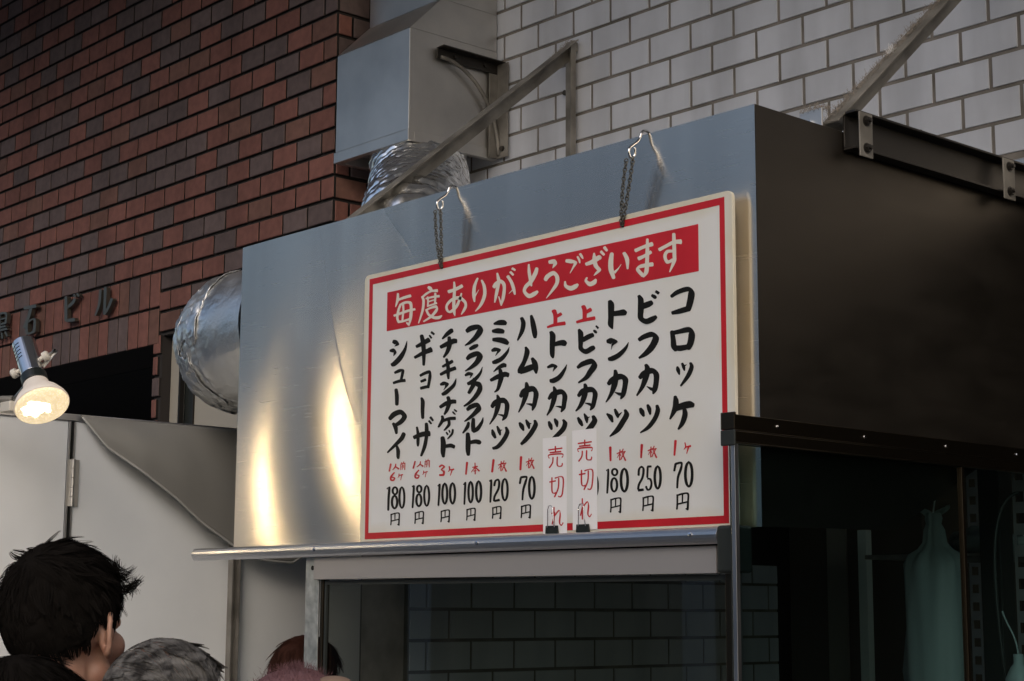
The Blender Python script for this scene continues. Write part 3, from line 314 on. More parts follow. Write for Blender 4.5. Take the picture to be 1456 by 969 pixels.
# ================================================================== SETTING
g = MB().box(-60, 60, -60, 60, -.2, 0); tag(g.build('street', M_['asphalt']), kind='structure')

def tile_field(mb, uvw, u0, u1, z0, z1, pu, pz, ju, jz, off, cols, holes=(), depth=.012, ch=.0025, zref=0, uref=0):
    """running-bond tiles; uvw(u, d, z) -> point with d = height above the mortar bed"""
    mb.c = mb.c or []
    k0 = int(math.floor((z0-zref)/pz)); k1 = int(math.ceil((z1-zref)/pz))
    for k in range(k0, k1):
        a = zref+k*pz+jz/2; b = zref+(k+1)*pz-jz/2
        sh = uref+(off*pu if k % 2 else 0)
        n0 = int(math.floor((u0-sh)/pu)); n1 = int(math.ceil((u1-sh)/pu))
        for n in range(n0, n1):
            l = sh+n*pu+ju/2; r = sh+(n+1)*pu-ju/2
            segs = [(max(l, u0), min(r, u1), max(a, z0), min(b, z1))]
            for (hu0, hu1, hz0, hz1) in holes:
                ns = []
                for (p, q, s0, s1) in segs:
                    if q <= hu0 or p >= hu1 or s1 <= hz0 or s0 >= hz1: ns.append((p, q, s0, s1)); continue
                    if p < hu0: ns.append((p, hu0, s0, s1))
                    if q > hu1: ns.append((hu1, q, s0, s1))
                    if s0 < hz0: ns.append((max(p, hu0), min(q, hu1), s0, hz0))
                    if s1 > hz1: ns.append((max(p, hu0), min(q, hu1), hz1, s1))
                segs = ns
            for (p, q, s0, s1) in segs:
                if q-p < .012 or s1-s0 < .012: continue
                one_tile(mb, uvw, p, q, s0, s1, depth, ch, cols())
def one_tile(mb, uvw, p, q, s0, s1, depth, ch, col, side_shade=None):
    t1, t2 = random.uniform(-.0006, .0006), random.uniform(-.0006, .0006)
    base = [(p, s0), (q, s0), (q, s1), (p, s1)]
    top = [(p+ch, s0+ch), (q-ch, s0+ch), (q-ch, s1-ch), (p+ch, s1-ch)]
    mid = depth-ch
    vs = [uvw(u, 0, z) for u, z in base]+[uvw(u, mid, z) for u, z in base]+[uvw(u, depth+(t1 if i in (0, 3) else -t1)+(t2 if i < 2 else -t2), z) for i, (u, z) in enumerate(top)]
    fs = [(8, 9, 10, 11)]+[(i, (i+1) % 4, (i+1) % 4+4, i+4) for i in range(4)]+[(i+4, (i+1) % 4+4, (i+1) % 4+8, i+8) for i in range(4)]
    mb.add(vs, fs); mb.c += [col]+[side_shade or ((.022, .018, .016) if depth > .01 else col)]*4+[col]*4  # brick sides painted near-black: shade of the deep joints put into the colour
def brickcol():
    q = random.random(); v = random.uniform(1.0, 1.28)
    if q < .5: c = (.205, .088, .070)
    elif q < .62: c = (.175, .088, .068)
    else: c = (.128, .092, .088)
    return tuple(x*v for x in c)
def whitecol():
    v = random.uniform(.95, 1.03); return (.60*v, .63*v, .70*v)

# ---- brick building on the left
YB, CX, YW = 3.25, -4.5695, 3.6
brick = thing('brick_building', 'dark red and purple brick building front with black raked joints behind the silver duct', 'building', (CX, YB, 0))
PZ, PU = .083, .151
BJ = .009
ZL = 2.89
f = lambda u, d, z: Vector((u, YB+.012-d, z))
holes = [(-12, -5.74, -1, 2.603), (-5.69, -5.05, -1, 2.633), (-12, -5.705, 2.603, ZL)]
mb = MB()
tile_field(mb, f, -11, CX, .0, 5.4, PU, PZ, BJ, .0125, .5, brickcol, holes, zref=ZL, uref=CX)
# two soldier courses over the doorway
for (z0, z1) in ((2.603, 2.7465), (2.7465, ZL)):
    x = -5.705
    while x > -11:
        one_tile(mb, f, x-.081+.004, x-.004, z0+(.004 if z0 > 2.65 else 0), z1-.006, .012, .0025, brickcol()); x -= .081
h = lambda u, d, z: Vector((CX-.012+d, u, z))
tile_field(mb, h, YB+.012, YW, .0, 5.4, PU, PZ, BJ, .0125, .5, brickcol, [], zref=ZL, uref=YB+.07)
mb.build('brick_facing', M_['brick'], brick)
mb = MB()
yb = YB+.012
mb.box(-11, -5.74, yb, yb+.3, 2.603, 5.4); mb.box(-5.74, -5.69, yb, yb+.3, 0, 5.4); mb.box(-5.69, -5.05, yb, yb+.3, 2.633, 5.4)
mb.box(-5.05, CX-.012, yb, yb+.6, 0, 5.4)
mb.build('mortar_bed', M_['raked'], brick)
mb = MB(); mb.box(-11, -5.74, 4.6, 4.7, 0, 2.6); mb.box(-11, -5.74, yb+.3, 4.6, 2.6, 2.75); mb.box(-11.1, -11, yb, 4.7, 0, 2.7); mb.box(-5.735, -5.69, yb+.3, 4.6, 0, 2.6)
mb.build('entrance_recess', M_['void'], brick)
lt = thing('building_letters', 'raised bronze letters naming the building on the brick lintel', 'sign letters', (-6.3, YB, 2.7))
def letter(key):
    mb = MB()
    for row in INK[key]:
        l, r, c0, c1 = outline(row); n = len(l); ring = l+c1[:]+r[::-1]+c0[::-1]
        ring = [(q[0]*1e-3, q[1]*1e-3) for q in ring]
        mb.prism(ring, 'y', 3.220+.0004*len(mb.v) % .002, 3.2385)
    mb.build('letter', M_['letter'], lt, fix=True)
for key in ('b_kuro', 'b_ishi', 'b_bi', 'b_ru'): letter(key)
# pale door unit beside the entrance
door = thing('side_door', 'beige steel door unit with a small dark pane behind the round duct', 'door', (-5.37, 3.32, 0))
mb = MB(); y0, y1 = 3.3, 3.36
mb.box(-5.688, -5.615, y0, y1, 0, 2.63); mb.box(-5.615, -5.505, y0, y1, 0, 2.27); mb.box(-5.505, -5.055, y0, y1, 0, 2.63)
mb.box(-5.615, -5.505, y0, y1, 2.56, 2.63); mb.build('door_leaf', M_['beige'], door, .004)
mb = MB(); mb.box(-5.612, -5.508, y0+.02, y0+.03, 2.27, 2.56); mb.build('pane', M_['darkplastic'], door)
mb = MB()
for a in ((-5.615, -5.603, 2.272, 2.557), (-5.517, -5.505, 2.272, 2.557)): mb.box(a[0], a[1], y0-.006, y0+.012, a[2], a[3])
mb.box(-5.602, -5.518, y0-.006, y0+.012, 2.272, 2.284); mb.build('pane_gasket', M_['blacksteel'], door)

# ---- white tiled building
white = thing('tiled_building', 'white glazed tile wall with grey joints behind the steel hood', 'building', (-1.5, YW, 0))
f = lambda u, d, z: Vector((u, YW+.004-d, z))
mb = MB(); tile_field(mb, f, CX, 1.6, 2.70, 5.4, .168, .0883, .011, .0105, .5, whitecol, depth=.004, ch=.0012, zref=3.0665, uref=-3.0833)
mb.build('wall_tiles', M_['tile'], white)
mb = MB(); mb.box(CX-.01, 1.6, YW+.004, YW+.2, 2.70, 5.4); mb.build('tile_bed', M_['grout'], white)
mb = MB(); mb.box(CX, 1.6, YW-.006, YW+.2, 2.60, 2.698); mb.build('lintel_flashing', M_['zinc'], white, .003)
# tiled return wall inside the stall
f = lambda u, d, z: Vector((-3.8+d, u, z))
mb = MB(); tile_field(mb, f, 3.0, 4.62, 0, 1.75, .168, .0883, .009, .0095, .5, whitecol, depth=.004, ch=.0012, zref=1.597, uref=3.06)
mb.build('inner_wall_tiles', M_['tile'], white)
mb = MB(); mb.box(-4.0, -3.8, 2.98, 4.62, 0, 1.752); mb.build('inner_wall', M_['grout'], white)
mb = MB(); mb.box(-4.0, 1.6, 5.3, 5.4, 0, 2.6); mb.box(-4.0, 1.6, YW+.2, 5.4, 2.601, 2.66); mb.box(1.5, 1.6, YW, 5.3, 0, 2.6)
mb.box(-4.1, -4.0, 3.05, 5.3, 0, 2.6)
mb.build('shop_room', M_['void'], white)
# unseen canopy added to shade the wall, and opposite row added to tone reflections
cn = thing('shade_canopy', 'unseen canopy slab added above the picture to shade the upper wall', 'canopy', (-4, 2.2, 4.6))
mb = MB(); mb.box(-14, 9, .9, 3.7, 4.75, 4.95); mb.build('shade_slab', mat('canopy board', (.72,.72,.72), .8), cn)
for x in (-12, -9, -6, -3, 0, 3): MB().box(x-.05, x+.05, .95, 3.6, 4.6, 4.749).build('shade_slab_rib', M_['iron'], cn)
nb = thing('dark_reflection_block', 'unseen dark brown block added to the right to darken reflections in the side steel', 'building', (5, 3.5, 0))  # added out of view so the hood's right side reflects something dark
MB().box(1.65, 9, 3.45, 6, 0, 5).build('dark_block', mat('dark brown block face', (.06, .045, .034), .6), nb)
for (x0, x1, hgt, c, kind) in ((-26, -19.4, 5.2, (.3,.28,.26), 'grey'), (-19.4, -14.1, 4.2, (.5,.48,.44), 'cream'), (-14.1, -10.5, 6.0, (.16,.13,.11), 'dark brown'), (-10.5, -6.1, 4.6, (.42,.43,.45), 'pale blue grey'), (-6.1, -1.9, 5.5, (.24,.22,.2), 'stone grey'), (-1.9, 4.5, 4.4, (.38,.33,.28), 'tan')):
    hgt = 6.3; c = tuple(min(.75, q*1.7) for q in c)  # height and tone shaped for the reflection in the hood front
    bb = thing('reflection_building', kind+' shop building across the street, added and shaped to tone the reflection in the steel', 'building', ((x0+x1)/2, -6.5, 0))
    MB().box(x0+.0, x1-.004, -12, -6.5, 0, hgt).build('wall', mat(kind+' render', c, .8), bb)
    mb = MB(); mb.box(x0+.4, x1-.4, -6.52, -6.499, .3, 2.3); mb.build('shop_window', mat('dark shop window', (.05,.05,.05), .2), bb)
    mb = MB(); mb.box(x0, x1-.004, -6.6, -6.499, 2.6, 3.2); mb.build('fascia_board', mat(kind+' fascia', tuple(min(.8, q*1.7) for q in c), .6), bb, .01)
    n_ = max(2, int((x1-x0)/1.6)); 
    for k in range(n_):
        xx = x0+(k+.5)*(x1-x0)/n_; MB().box(xx-.4, xx+.4, -6.51, -6.499, 3.5, min(hgt-.3, 4.7)).build('window', mat('window pane', (.06,.07,.08), .15), bb)

# ================================================================== HOOD
XL, XR, YH, ZT, ZB = -3.9065, -2.0715, 2.48, 2.582, 1.755
hood = thing('exhaust_hood', 'big stainless steel exhaust hood box carrying the menu board', 'extractor hood', (-3.0, 3.1, 1.755))
WPH = 5.3
def warp(u, v):
    """slow buckles of the thin front sheet, metres"""
    x = XL+(XR-XL)*u; z = ZB+(ZT-ZB)*v
    e = min(1, 12*u, 12*(1-u), .25+6*v)
    a = .0019*noise.noise(Vector((x*2.3+.5*z+3.1, z*1.1, .3)))+.0030*math.sin(x*4.1+z*1.3+WPH)*.3
    t = min(1, max(0, (u-.33)/.3)); return a*e*(1-.88*t*t*(3-2*t))
grid = []
for j in range(61):
    v = j/60; grid.append([Vector((XL+(XR-XL)*i/140, YH-.0015+warp(i/140, v), ZB+(ZT-ZB)*v)) for i in range(141)])
mb = MB().quads(grid)
# folded edges of the sheet
back = [[p+Vector((0, .0012, 0)) for p in row] for row in grid]
mb.quads([list(reversed(r)) for r in back])
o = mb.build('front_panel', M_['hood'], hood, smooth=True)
poly = [(YH, ZB), (2.905, ZB+.008), (3.30, 1.952), (3.585, 1.952), (3.585, ZT-.008), (YH, ZT)]
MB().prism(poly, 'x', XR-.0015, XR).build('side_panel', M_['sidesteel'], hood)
MB().prism(poly, 'x', XL, XL+.0015).build('side_panel', M_['steel'], hood)
MB().box(XL+.002, XR-.002, YH+.003, 3.58, ZT-.016, ZT-.012).build('top_panel', M_['steel'], hood)
MB().box(XL+.002, XR-.002, 3.58, 3.584, 1.952, ZT-.02).build('rear_panel', M_['steel'], hood)
mb = MB(); mb.bar((XL+.02, YH+.012, ZB+.012), (XR-.01, YH+.012, ZB+.012), .02, .02); mb.build('gutter', M_['steel'], hood)
# beam with flanges along the right top edge
beam = thing('channel_beam', 'dark steel channel lying along the right top edge of the hood', 'steel beam', (XR+.02, 2.757, 2.58))
x0 = XR+.003
mb = MB(); mb.box(x0, x0+.004, 2.757, 3.595, 2.5445, 2.6155); mb.box(x0, x0+.034, 2.757, 3.595, 2.616, 2.621); mb.box(x0, x0+.030, 2.757, 3.595, 2.539, 2.544)
mb.build('channel', M_['blacksteel'], beam, .001)
for (a, b) in ((2.762, 2.806), (3.296, 3.342)):
    p = MB().box(x0+.035, x0+.039, a, b, 2.522, 2.617).build('splice_plate', M_['iron'], beam, .0015)
    for z in (2.541, 2.599):
        mb = MB(); c = Vector((x0+.039, (a+b)/2, z)); mb._lathe([(0, .0115), (.0015, .0115)], c, (1,0,0), 16); mb._lathe([(.001, .0085), (.008, .0085)], c, (1,0,0), 6); mb._lathe([(.007, .0045), (.014, .0042)], c, (1,0,0), 10)
        mb.build('bolt', M_['blacksteel'], p)
for y in (2.86, 3.0): MB()._lathe([(0, .006), (.005, .006)], (x0+.02, y, 2.621), (0,0,1), 6).build('rivet', M_['blacksteel'], beam)

def fuzz(mb, pts, n, L, rad):
    for _ in range(n):
        k = random.randrange(len(pts)-1); t = random.random(); p = pts[k].lerp(pts[k+1], t)+Vector([random.uniform(-rad, rad) for _ in range(3)])
        d = Vector((random.gauss(0, 1), random.gauss(0, 1), random.gauss(.6, .8))).normalized()*random.uniform(.3, 1)*L
        q = p+d*.6+Vector([random.gauss(0, L*.15) for _ in range(3)]); w = Vector((.0004, .0003, 0))
        mb.add([p-w, p+w, q+w*.7, q-w*.7], [(0, 1, 2, 3)]); mb.add([q-w*.7, q+w*.7, p+d+w*.3], [(0, 1, 2)])
def angle_iron(mb, a, b, wd, th, up):
    """L profile: one flat leg and one standing leg"""
    a = Vector(a); b = Vector(b); d = (b-a); L = d.length; d.normalize(); x = d.cross(Vector(up)).normalized(); z = x.cross(d)
    M = Matrix((x, d, z)).transposed().to_4x4(); M.translation = a
    mb.box(0, wd, 0, L, 0, th, M); mb.box(0, th, 0, L, -wd, -.0003, M); return M
# strut from the beam up to the wall on the right
st = thing('dusty_strut', 'dusty angle iron strut rising from the hood corner beyond the top of the picture', 'strut', (-2.1, 2.74, 2.6))
mb = MB(); A = Vector((-2.104, 2.735, 2.596)); B = Vector((-2.104, 3.585, 3.337)); angle_iron(mb, A, B, .042, .004, (0, -.66, .75)); mb.build('strut_bar', M_['iron'], st, .001)
mb = MB(); mb.box(-2.135, -2.078, 2.700, 2.704, 2.568, 2.622); mb.box(-2.135, -2.078, 2.704, 2.775, 2.568, 2.572)
p = mb.build('foot_plate', M_['zinc'], st, .001)
mb = MB(); mb._lathe([(0, .008), (.006, .008)], (-2.108, 2.700, 2.592), (0,-1,0), 6); mb._lathe([(.005, .004), (.011, .004)], (-2.108, 2.700, 2.592), (0,-1,0), 8); mb.build('bolt', M_['chrome'], p)
mb = MB(); pts = [A+(B-A)*t+Vector((.014, -.002, .002)) for t in [i/20 for i in range(21)]]
fuzz(mb, [q+Vector((0,-.001,.002)) for q in pts], 2600, .016, .009); fuzz(mb, [Vector((-2.13, 2.70, 2.62)), Vector((-2.09, 2.70, 2.625)), Vector((-2.09, 2.74, 2.63))], 250, .012, .006)
tag(mb.build('lint', M_['dust'], st), kind='stuff')
mb = MB(); c = A+(B-A)*.27+Vector((.01, -.003, .004)); fuzz(mb, [c, c+Vector((0, .014, .014))], 160, .016, .006); mb.build('paint_fleck', M_['paper'], st)
# strut from the hood top to the wall plate in the middle
st = thing('flat_strut', 'long grey strut slanting from the hood top to an upright on the tiled wall', 'strut', (-3.744, 2.62, 2.59))
mb = MB(); A = Vector((-3.757, 2.60, 2.574)); B = Vector((-3.757, 3.585, 3.392)); angle_iron(mb, A, B, .044, .004, (0, -.66, .75)); mb.build('strut_bar', M_['iron'], st, .001)
mb = MB(); mb.box(-3.768, -3.728, 3.578, 3.582, 2.58, 3.395); mb.box(-3.728, -3.724, 3.56, 3.582, 2.58, 3.39); mb.box(-3.768, -3.728, 3.582, 3.5945, 3.36, 3.39); mb.build('wall_upright', M_['iron'], st, .001)
mb = MB(); mb._lathe([(0, .009), (.008, .009)], (-3.783, 3.594, 3.235), (0,-1,0), 8); mb.build('bolt', M_['blacksteel'], st)
mb = MB(); fuzz(mb, [B+Vector((.02,-.02,.0)), B+Vector((.02,-.1,-.08))], 160, .012, .006); tag(mb.build('lint', M_['dust'], st), kind='stuff')

# ================================================================== DUCT BOX ON THE WALL
XD0, XD1, YD, YD2 = -4.52, -4.122, 3.221, 3.352
duct = thing('duct_box', 'galvanised sheet duct box fixed to the tiled wall above the foil hose', 'duct', (-4.32, 3.4, 3.08))
MB().box(XD0, XD1, YD, 3.595, 3.115, 3.455).build('lower_chamber', M_['zinc'], duct, .002)
poly = [(YD, 3.4555), (YD2, 3.585), (3.595, 3.585), (3.595, 3.4555)]
MB().prism(poly, 'x', XD0+.001, XD1-.001).build('sloped_cowl', M_['zinc'], duct, .002)
MB().box(XD0+.002, XD1-.002, YD2+.001, 3.595, 3.5855, 5.3).build('upper_shaft', M_['zinc'], duct, .002)
mb = MB()
for (a, b, c, d) in ((XD0-.004, XD1+.004, YD-.004, YD+.02), (XD0-.004, XD0+.02, YD+.0205, 3.594), (XD1-.02, XD1+.004, YD+.0205, 3.594)): mb.box(a, b, c, d, 3.078, 3.1145)
mb.build('bottom_rim', M_['zinc'], duct, .0015)
br = thing('shelf_bracket', 'black iron bracket with a curved brace on the right side of the duct box', 'bracket', (-4.09, 3.5, 3.08))
mb = MB(); mb.box(-4.113, -4.109, 3.325, 3.594, 3.372, 3.41); mb.box(-4.108, -4.075, 3.325, 3.594, 3.406, 3.41); mb.build('arm', M_['blacksteel'], br, .001)
mb = MB(); mb.box(-4.113, -4.055, 3.586, 3.590, 3.08, 3.405); mb.box(-4.113, -4.109, 3.552, 3.5855, 3.08, 3.371); mb.build('wall_leg', M_['iron'], br, .001)
mb = MB(); pts = []
for i in range(19):
    t = i/18; a = t*math.pi/2; pts.append((-4.1, 3.335+.25*math.sin(a)*1.0, 3.09+.285*math.cos(a)))
mb.tube(pts, .0065, 8); mb.build('curved_brace', M_['iron'], br, smooth=True)
for y in (3.40, 3.53): MB()._lathe([(0, .008), (.007, .008)], (-4.109, y, 3.392), (1,0,0), 6).build('bolt', M_['blacksteel'], br)
MB()._lathe([(0, .009), (.007, .009)], (-4.08, 3.586, 3.11), (0,-1,0), 6).build('bolt', M_['blacksteel'], br)

# ---- flexible foil hose from hood top to duct box
def hose(name, path, rad, nper, amp, parent, n=110, crush=0.007):
    mb = MB(); rows = []
    L = [0]
    for i in range(1, len(path)): L.append(L[-1]+(path[i]-path[i-1]).length)
    S = int(nper*10)
    for k in range(S+1):
        d = L[-1]*k/S
        i = max(j for j in range(len(L)-1) if L[j] <= d+1e-9); t = (d-L[i])/(L[i+1]-L[i]); rows.append(path[i].lerp(path[i+1], t))
    x = None; vs = []
    for k, p in enumerate(rows):
        tn = (rows[min(k+1, S)]-rows[max(k-1, 0)]).normalized()
        if x is None: x = tn.cross(Vector((0, 1, .1))).normalized()
        x = (x-tn*x.dot(tn)).normalized(); y = tn.cross(x)
        for q in range(n):
            a = 2*math.pi*q/n; ca, sa = math.cos(a), math.sin(a)
            ph = k/10+q/n
            r = rad+amp*math.cos(2*math.pi*ph)+crush*noise.noise(Vector((ca*5, sa*5, k*.13)))-crush*1.3*abs(noise.noise(Vector((ca*9, sa*9, k*.35))))+crush*.5*noise.noise(Vector((ca*24, sa*24, k*.7)))
            vs.append(p+(x*ca+y*sa)*r)
    fs = [(k*n+q, k*n+(q+1) % n, (k+1)*n+(q+1) % n, (k+1)*n+q) for k in range(S) for q in range(n)]
    return mb.add(vs, fs).build(name, M_['foil'], parent, smooth=True, fix=True)
def bez(a, b, c, d, n=30):
    a, b, c, d = map(Vector, (a, b, c, d))
    return [a*(1-t)**3+b*3*t*(1-t)**2+c*3*t*t*(1-t)+d*t**3 for t in [i/n for i in range(n+1)]]
fh = thing('foil_hose', 'crinkled silver foil hose running from the hood top up to the duct box', 'flexible duct', (-3.75, 2.98, 2.57))
hose('hose_body', bez((-3.70, 2.92, 2.568), (-3.80, 2.98, 2.78), (-4.27, 3.40, 2.88), (-4.305, 3.41, 3.115)), .158, 17, .0085, fh, crush=.005)
MB()._lathe([(0, .165), (.03, .165)], (-4.305, 3.41, 3.085), (0,0,1), 48).build('collar', M_['zinc'], fh)
# ---- taped elbow on the left end
el = thing('taped_elbow_duct', 'fat round elbow duct wrapped in silver foil tape at the left end of the hood', 'duct elbow', (-4.1, 2.7, 2.37))
cz = 2.385; pth = [Vector((-3.955, 2.705, cz)), Vector((-4.06, 2.705, cz)), Vector((-4.175, 2.705, cz))]
for i in range(1, 19):
    a = math.pi/2*i/18; pth.append(Vector((-4.175-.23*math.sin(a), 2.935-.23*math.cos(a), cz)))
pth += [Vector((-4.405, 3.05, cz)), Vector((-4.405, 3.25, cz))]
base_pth = pth; fine = []
for i in range(len(pth)-1):
    for k in range(6): fine.append(pth[i].lerp(pth[i+1], k/6))
fine.append(pth[-1])
def crinkle(ca, sa, t):
    q = Vector((ca*1.6, sa*1.6, t*.9)); q2 = Vector((ca*4.5, sa*4.5, t*2.4)); q3 = Vector((ca*11, sa*11, t*7))
    return .007*noise.noise(q)-.014*abs(noise.noise(q2+Vector((3, 1, 7))))-.006*abs(noise.noise(q3))+.0016*noise.noise(q3*2.3)
mb = MB(); n = 200; vs = []
for k, p in enumerate(fine):
    tn = (fine[min(k+1, len(fine)-1)]-fine[max(k-1, 0)]).normalized(); up = Vector((0,0,1)); sd = tn.cross(up)
    for q in range(n):
        a = 2*math.pi*q/n; ca, sa = math.cos(a), math.sin(a)
        r = .2045+crinkle(ca, sa, k/6*.35)*(min(1, max(.12, (k-8)/8)))
        vs.append(p+(sd*ca+up*sa)*r)
mb.add(vs, [(k*n+q, k*n+(q+1) % n, (k+1)*n+(q+1) % n, (k+1)*n+q) for k in range(len(fine)-1) for q in range(n)])
M_['tape'] = mat('crinkled foil tape', (.8,.8,.79), .4, 1); bumpy(M_['tape'], 38, .004, detail=6, strength=.8); noisy(M_['tape'], 9, .3, .52)
mb.build('elbow', M_['tape'], el, smooth=True, fix=True)
MB()._lathe([(0, .196), (.05, .196)], (-3.957, 2.705, cz), (1,0,0), 48).build('collar', M_['blacksteel'], el)
# strips of tape lapping round the bend
for (k0, k1, a0, a1) in ((2, 6, -1.25, .15), (6, 9, -1.2, 1.2), (4, 8, .3, 1.25), (10, 14, -.9, .6), (8, 15, -1.5, -.55), (11, 16, .55, 1.3)):
    g = []
    for kk in range(k0*6, min(k1*6, len(fine)-2)+1):
        p = fine[kk]; tn = (fine[kk+1]-fine[kk-1]).normalized(); sd = tn.cross(Vector((0,0,1))); k = kk/6; row = []
        for i in range(71):
            a = math.pi+a0+.05*math.sin(k*2.1+k0)+.02*math.sin(k*9)+(a1-a0)*i/70; ca, sa = math.cos(a), math.sin(a)
            row.append(p+(sd*ca+Vector((0,0,1))*sa)*(.2085+crinkle(ca, sa, k*.35)*.8+.0035*noise.noise(Vector((a*4, k*.8, k0)))-.003*abs(noise.noise(Vector((a*9, k*2.4, k0+5))))))
        g.append(row)
    MB().quads(g).build('tape_strip', M_['tape'], el, smooth=True, solid=.0012)

# ================================================================== MENU SIGN
SX, SY, SZ = -3.3006, 2.45, 1.7547
sign = thing('menu_sign', 'large white hand painted menu board with a red border and red banner', 'menu board', (SX, SY, SZ))
def P(u, v, d=0): return Vector((SX+u, SY-d, SZ+v))
# board with softened corners
def rrect(x0, z0, x1, z1, r, n=5):
    out = []
    for (cx, cz, a0) in ((x1-r, z1-r, 0), (x0+r, z1-r, 90), (x0+r, z0+r, 180), (x1-r, z0+r, 270)):
        for k in range(n+1): a = R(a0+90*k/n); out.append((cx+r*math.cos(a), cz+r*math.sin(a)))
    return out
mt = M_['board']; t, b = nodes(mt)
tc = N(t, 'TexCoord'); sp = N(t, 'SeparateXYZ'); t.links.new(tc.outputs['Object'], sp.inputs[0])
def mathn(op, a, bb=None):
    n = N(t, 'Math', operation=op)
    for i, q in enumerate((a, bb)):
        if q is None: continue
        if isinstance(q, (int, float)): n.inputs[i].default_value = q
        else: t.links.new(q, n.inputs[i])
    return n.outputs[0]
ex = mathn('MINIMUM', sp.outputs[0], mathn('SUBTRACT', 1.192, sp.outputs[0])); ez = mathn('MINIMUM', sp.outputs[2], mathn('SUBTRACT', .656, sp.outputs[2]))
ed = mathn('MINIMUM', ex, ez)
nz = N(t, 'TexNoise'); nz.inputs['Scale'].default_value = 7; nz.inputs['Detail'].default_value = 6; t.links.new(tc.outputs['Object'], nz.inputs[0])
ed2 = mathn('ADD', ed, mathn('MULTIPLY', mathn('SUBTRACT', nz.outputs[0], .5), .07))
mr = N(t, 'MapRange'); mr.inputs[1].default_value = 0; mr.inputs[2].default_value = .045; mr.inputs[3].default_value = 1; mr.inputs[4].default_value = 0; t.links.new(ed2, mr.inputs[0])
nz2 = N(t, 'TexNoise'); nz2.inputs['Scale'].default_value = 3.2; nz2.inputs['Detail'].default_value = 4; t.links.new(tc.outputs['Object'], nz2.inputs[0])
mr2 = N(t, 'MapRange'); mr2.inputs[1].default_value = .45; mr2.inputs[2].default_value = .7; mr2.inputs[3].default_value = 0; mr2.inputs[4].default_value = .35; t.links.new(nz2.outputs[0], mr2.inputs[0])
ag = mathn('MAXIMUM', mr.outputs[0], mr2.outputs[0])
mx = N(t, 'MixRGB'); mx.inputs[1].default_value = (.74, .755, .76, 1); mx.inputs[2].default_value = (.66, .62, .5, 1)
t.links.new(ag, mx.inputs[0]); t.links.new(mx.outputs[0], b.inputs['Base Color'])
mb = MB().prism([(SX+x, SZ+z) for x, z in rrect(-.001, -.003, 1.1925, .656, .014)], 'y', SY, SY+.009)
mb.build('board', M_['board'], sign, .0012)
D1 = .0005
def strip(mb, pts, d): mb.add([P(u, v, d) for u, v in pts], [tuple(range(len(pts)))])
mb = MB()
o_ = (.0198, .0075, 1.1732, .645); i_ = (.0338, .0215, 1.1602, .6305)
i_ = (.0338, .0225, 1.160, .6305)
strip(mb, [(o_[0], o_[1]), (o_[2], o_[1]), (i_[2], i_[1]), (i_[0], i_[1])], D1); strip(mb, [(o_[2], o_[1]), (o_[2], o_[3]), (i_[2], i_[3]), (i_[2], i_[1])], D1)
strip(mb, [(o_[2], o_[3]), (o_[0], o_[3]), (i_[0], i_[3]), (i_[2], i_[3])], D1); strip(mb, [(o_[0], o_[3]), (o_[0], o_[1]), (i_[0], i_[1]), (i_[0], i_[3])], D1)
mb.build('red_border', M_['red'], sign)
mb = MB(); strip(mb, [(.0925, .5065), (1.104, .5065), (1.104, .602), (.0925, .602)], D1); ban = mb.build('red_banner', M_['red'], sign)

ZK = [0]
def brush(mb, rows, to3, d0):
    for row in rows:
        l, r, c0, c1 = outline(row); ZK[0] = (ZK[0]+1) % 40; d = d0+ZK[0]*.000012
        n = len(l); vs = [to3(q, d) for q in l]+[to3(q, d) for q in r]
        fs = [(i, i+1, n+i+1, n+i) for i in range(n-1)]
        b = len(vs); vs += [to3(q, d) for q in c0]; fs.append(tuple([0]+list(range(b, b+len(c0)))+[n]))
        b = len(vs); vs += [to3(q, d) for q in c1]; fs.append(tuple([n-1]+list(range(b, b+len(c1)))+[2*n-1]))
        mb.add(vs, fs)
sg = lambda q, d: P(q[0]*1e-4, q[1]*1e-4, d)
mb = MB(); brush(mb, INK['banner'], sg, .0009); mb.build('banner_lettering', M_['cream'], ban)
for k in range(1, 12):
    mb = MB(); brush(mb, INK['c%d' % k], sg, D1)
    p = mb.build('item_name', M_['ink'], sign)
    if 'p%d' % k in INK: mb = MB(); brush(mb, INK['p%d' % k], sg, D1); mb.build('item_price', M_['ink'], sign)
    if 'r%d' % k in INK:
        mb = MB(); brush(mb, INK['r%d' % k], sg, D1); mb.build('red_note', M_['red'], sign)
for u in (.3021, .8947): MB()._lathe([(0, .0045), (.0009, .0045)], P(u, .634, .0001), (0,-1,0), 12).build('hole', M_['ink'], sign)
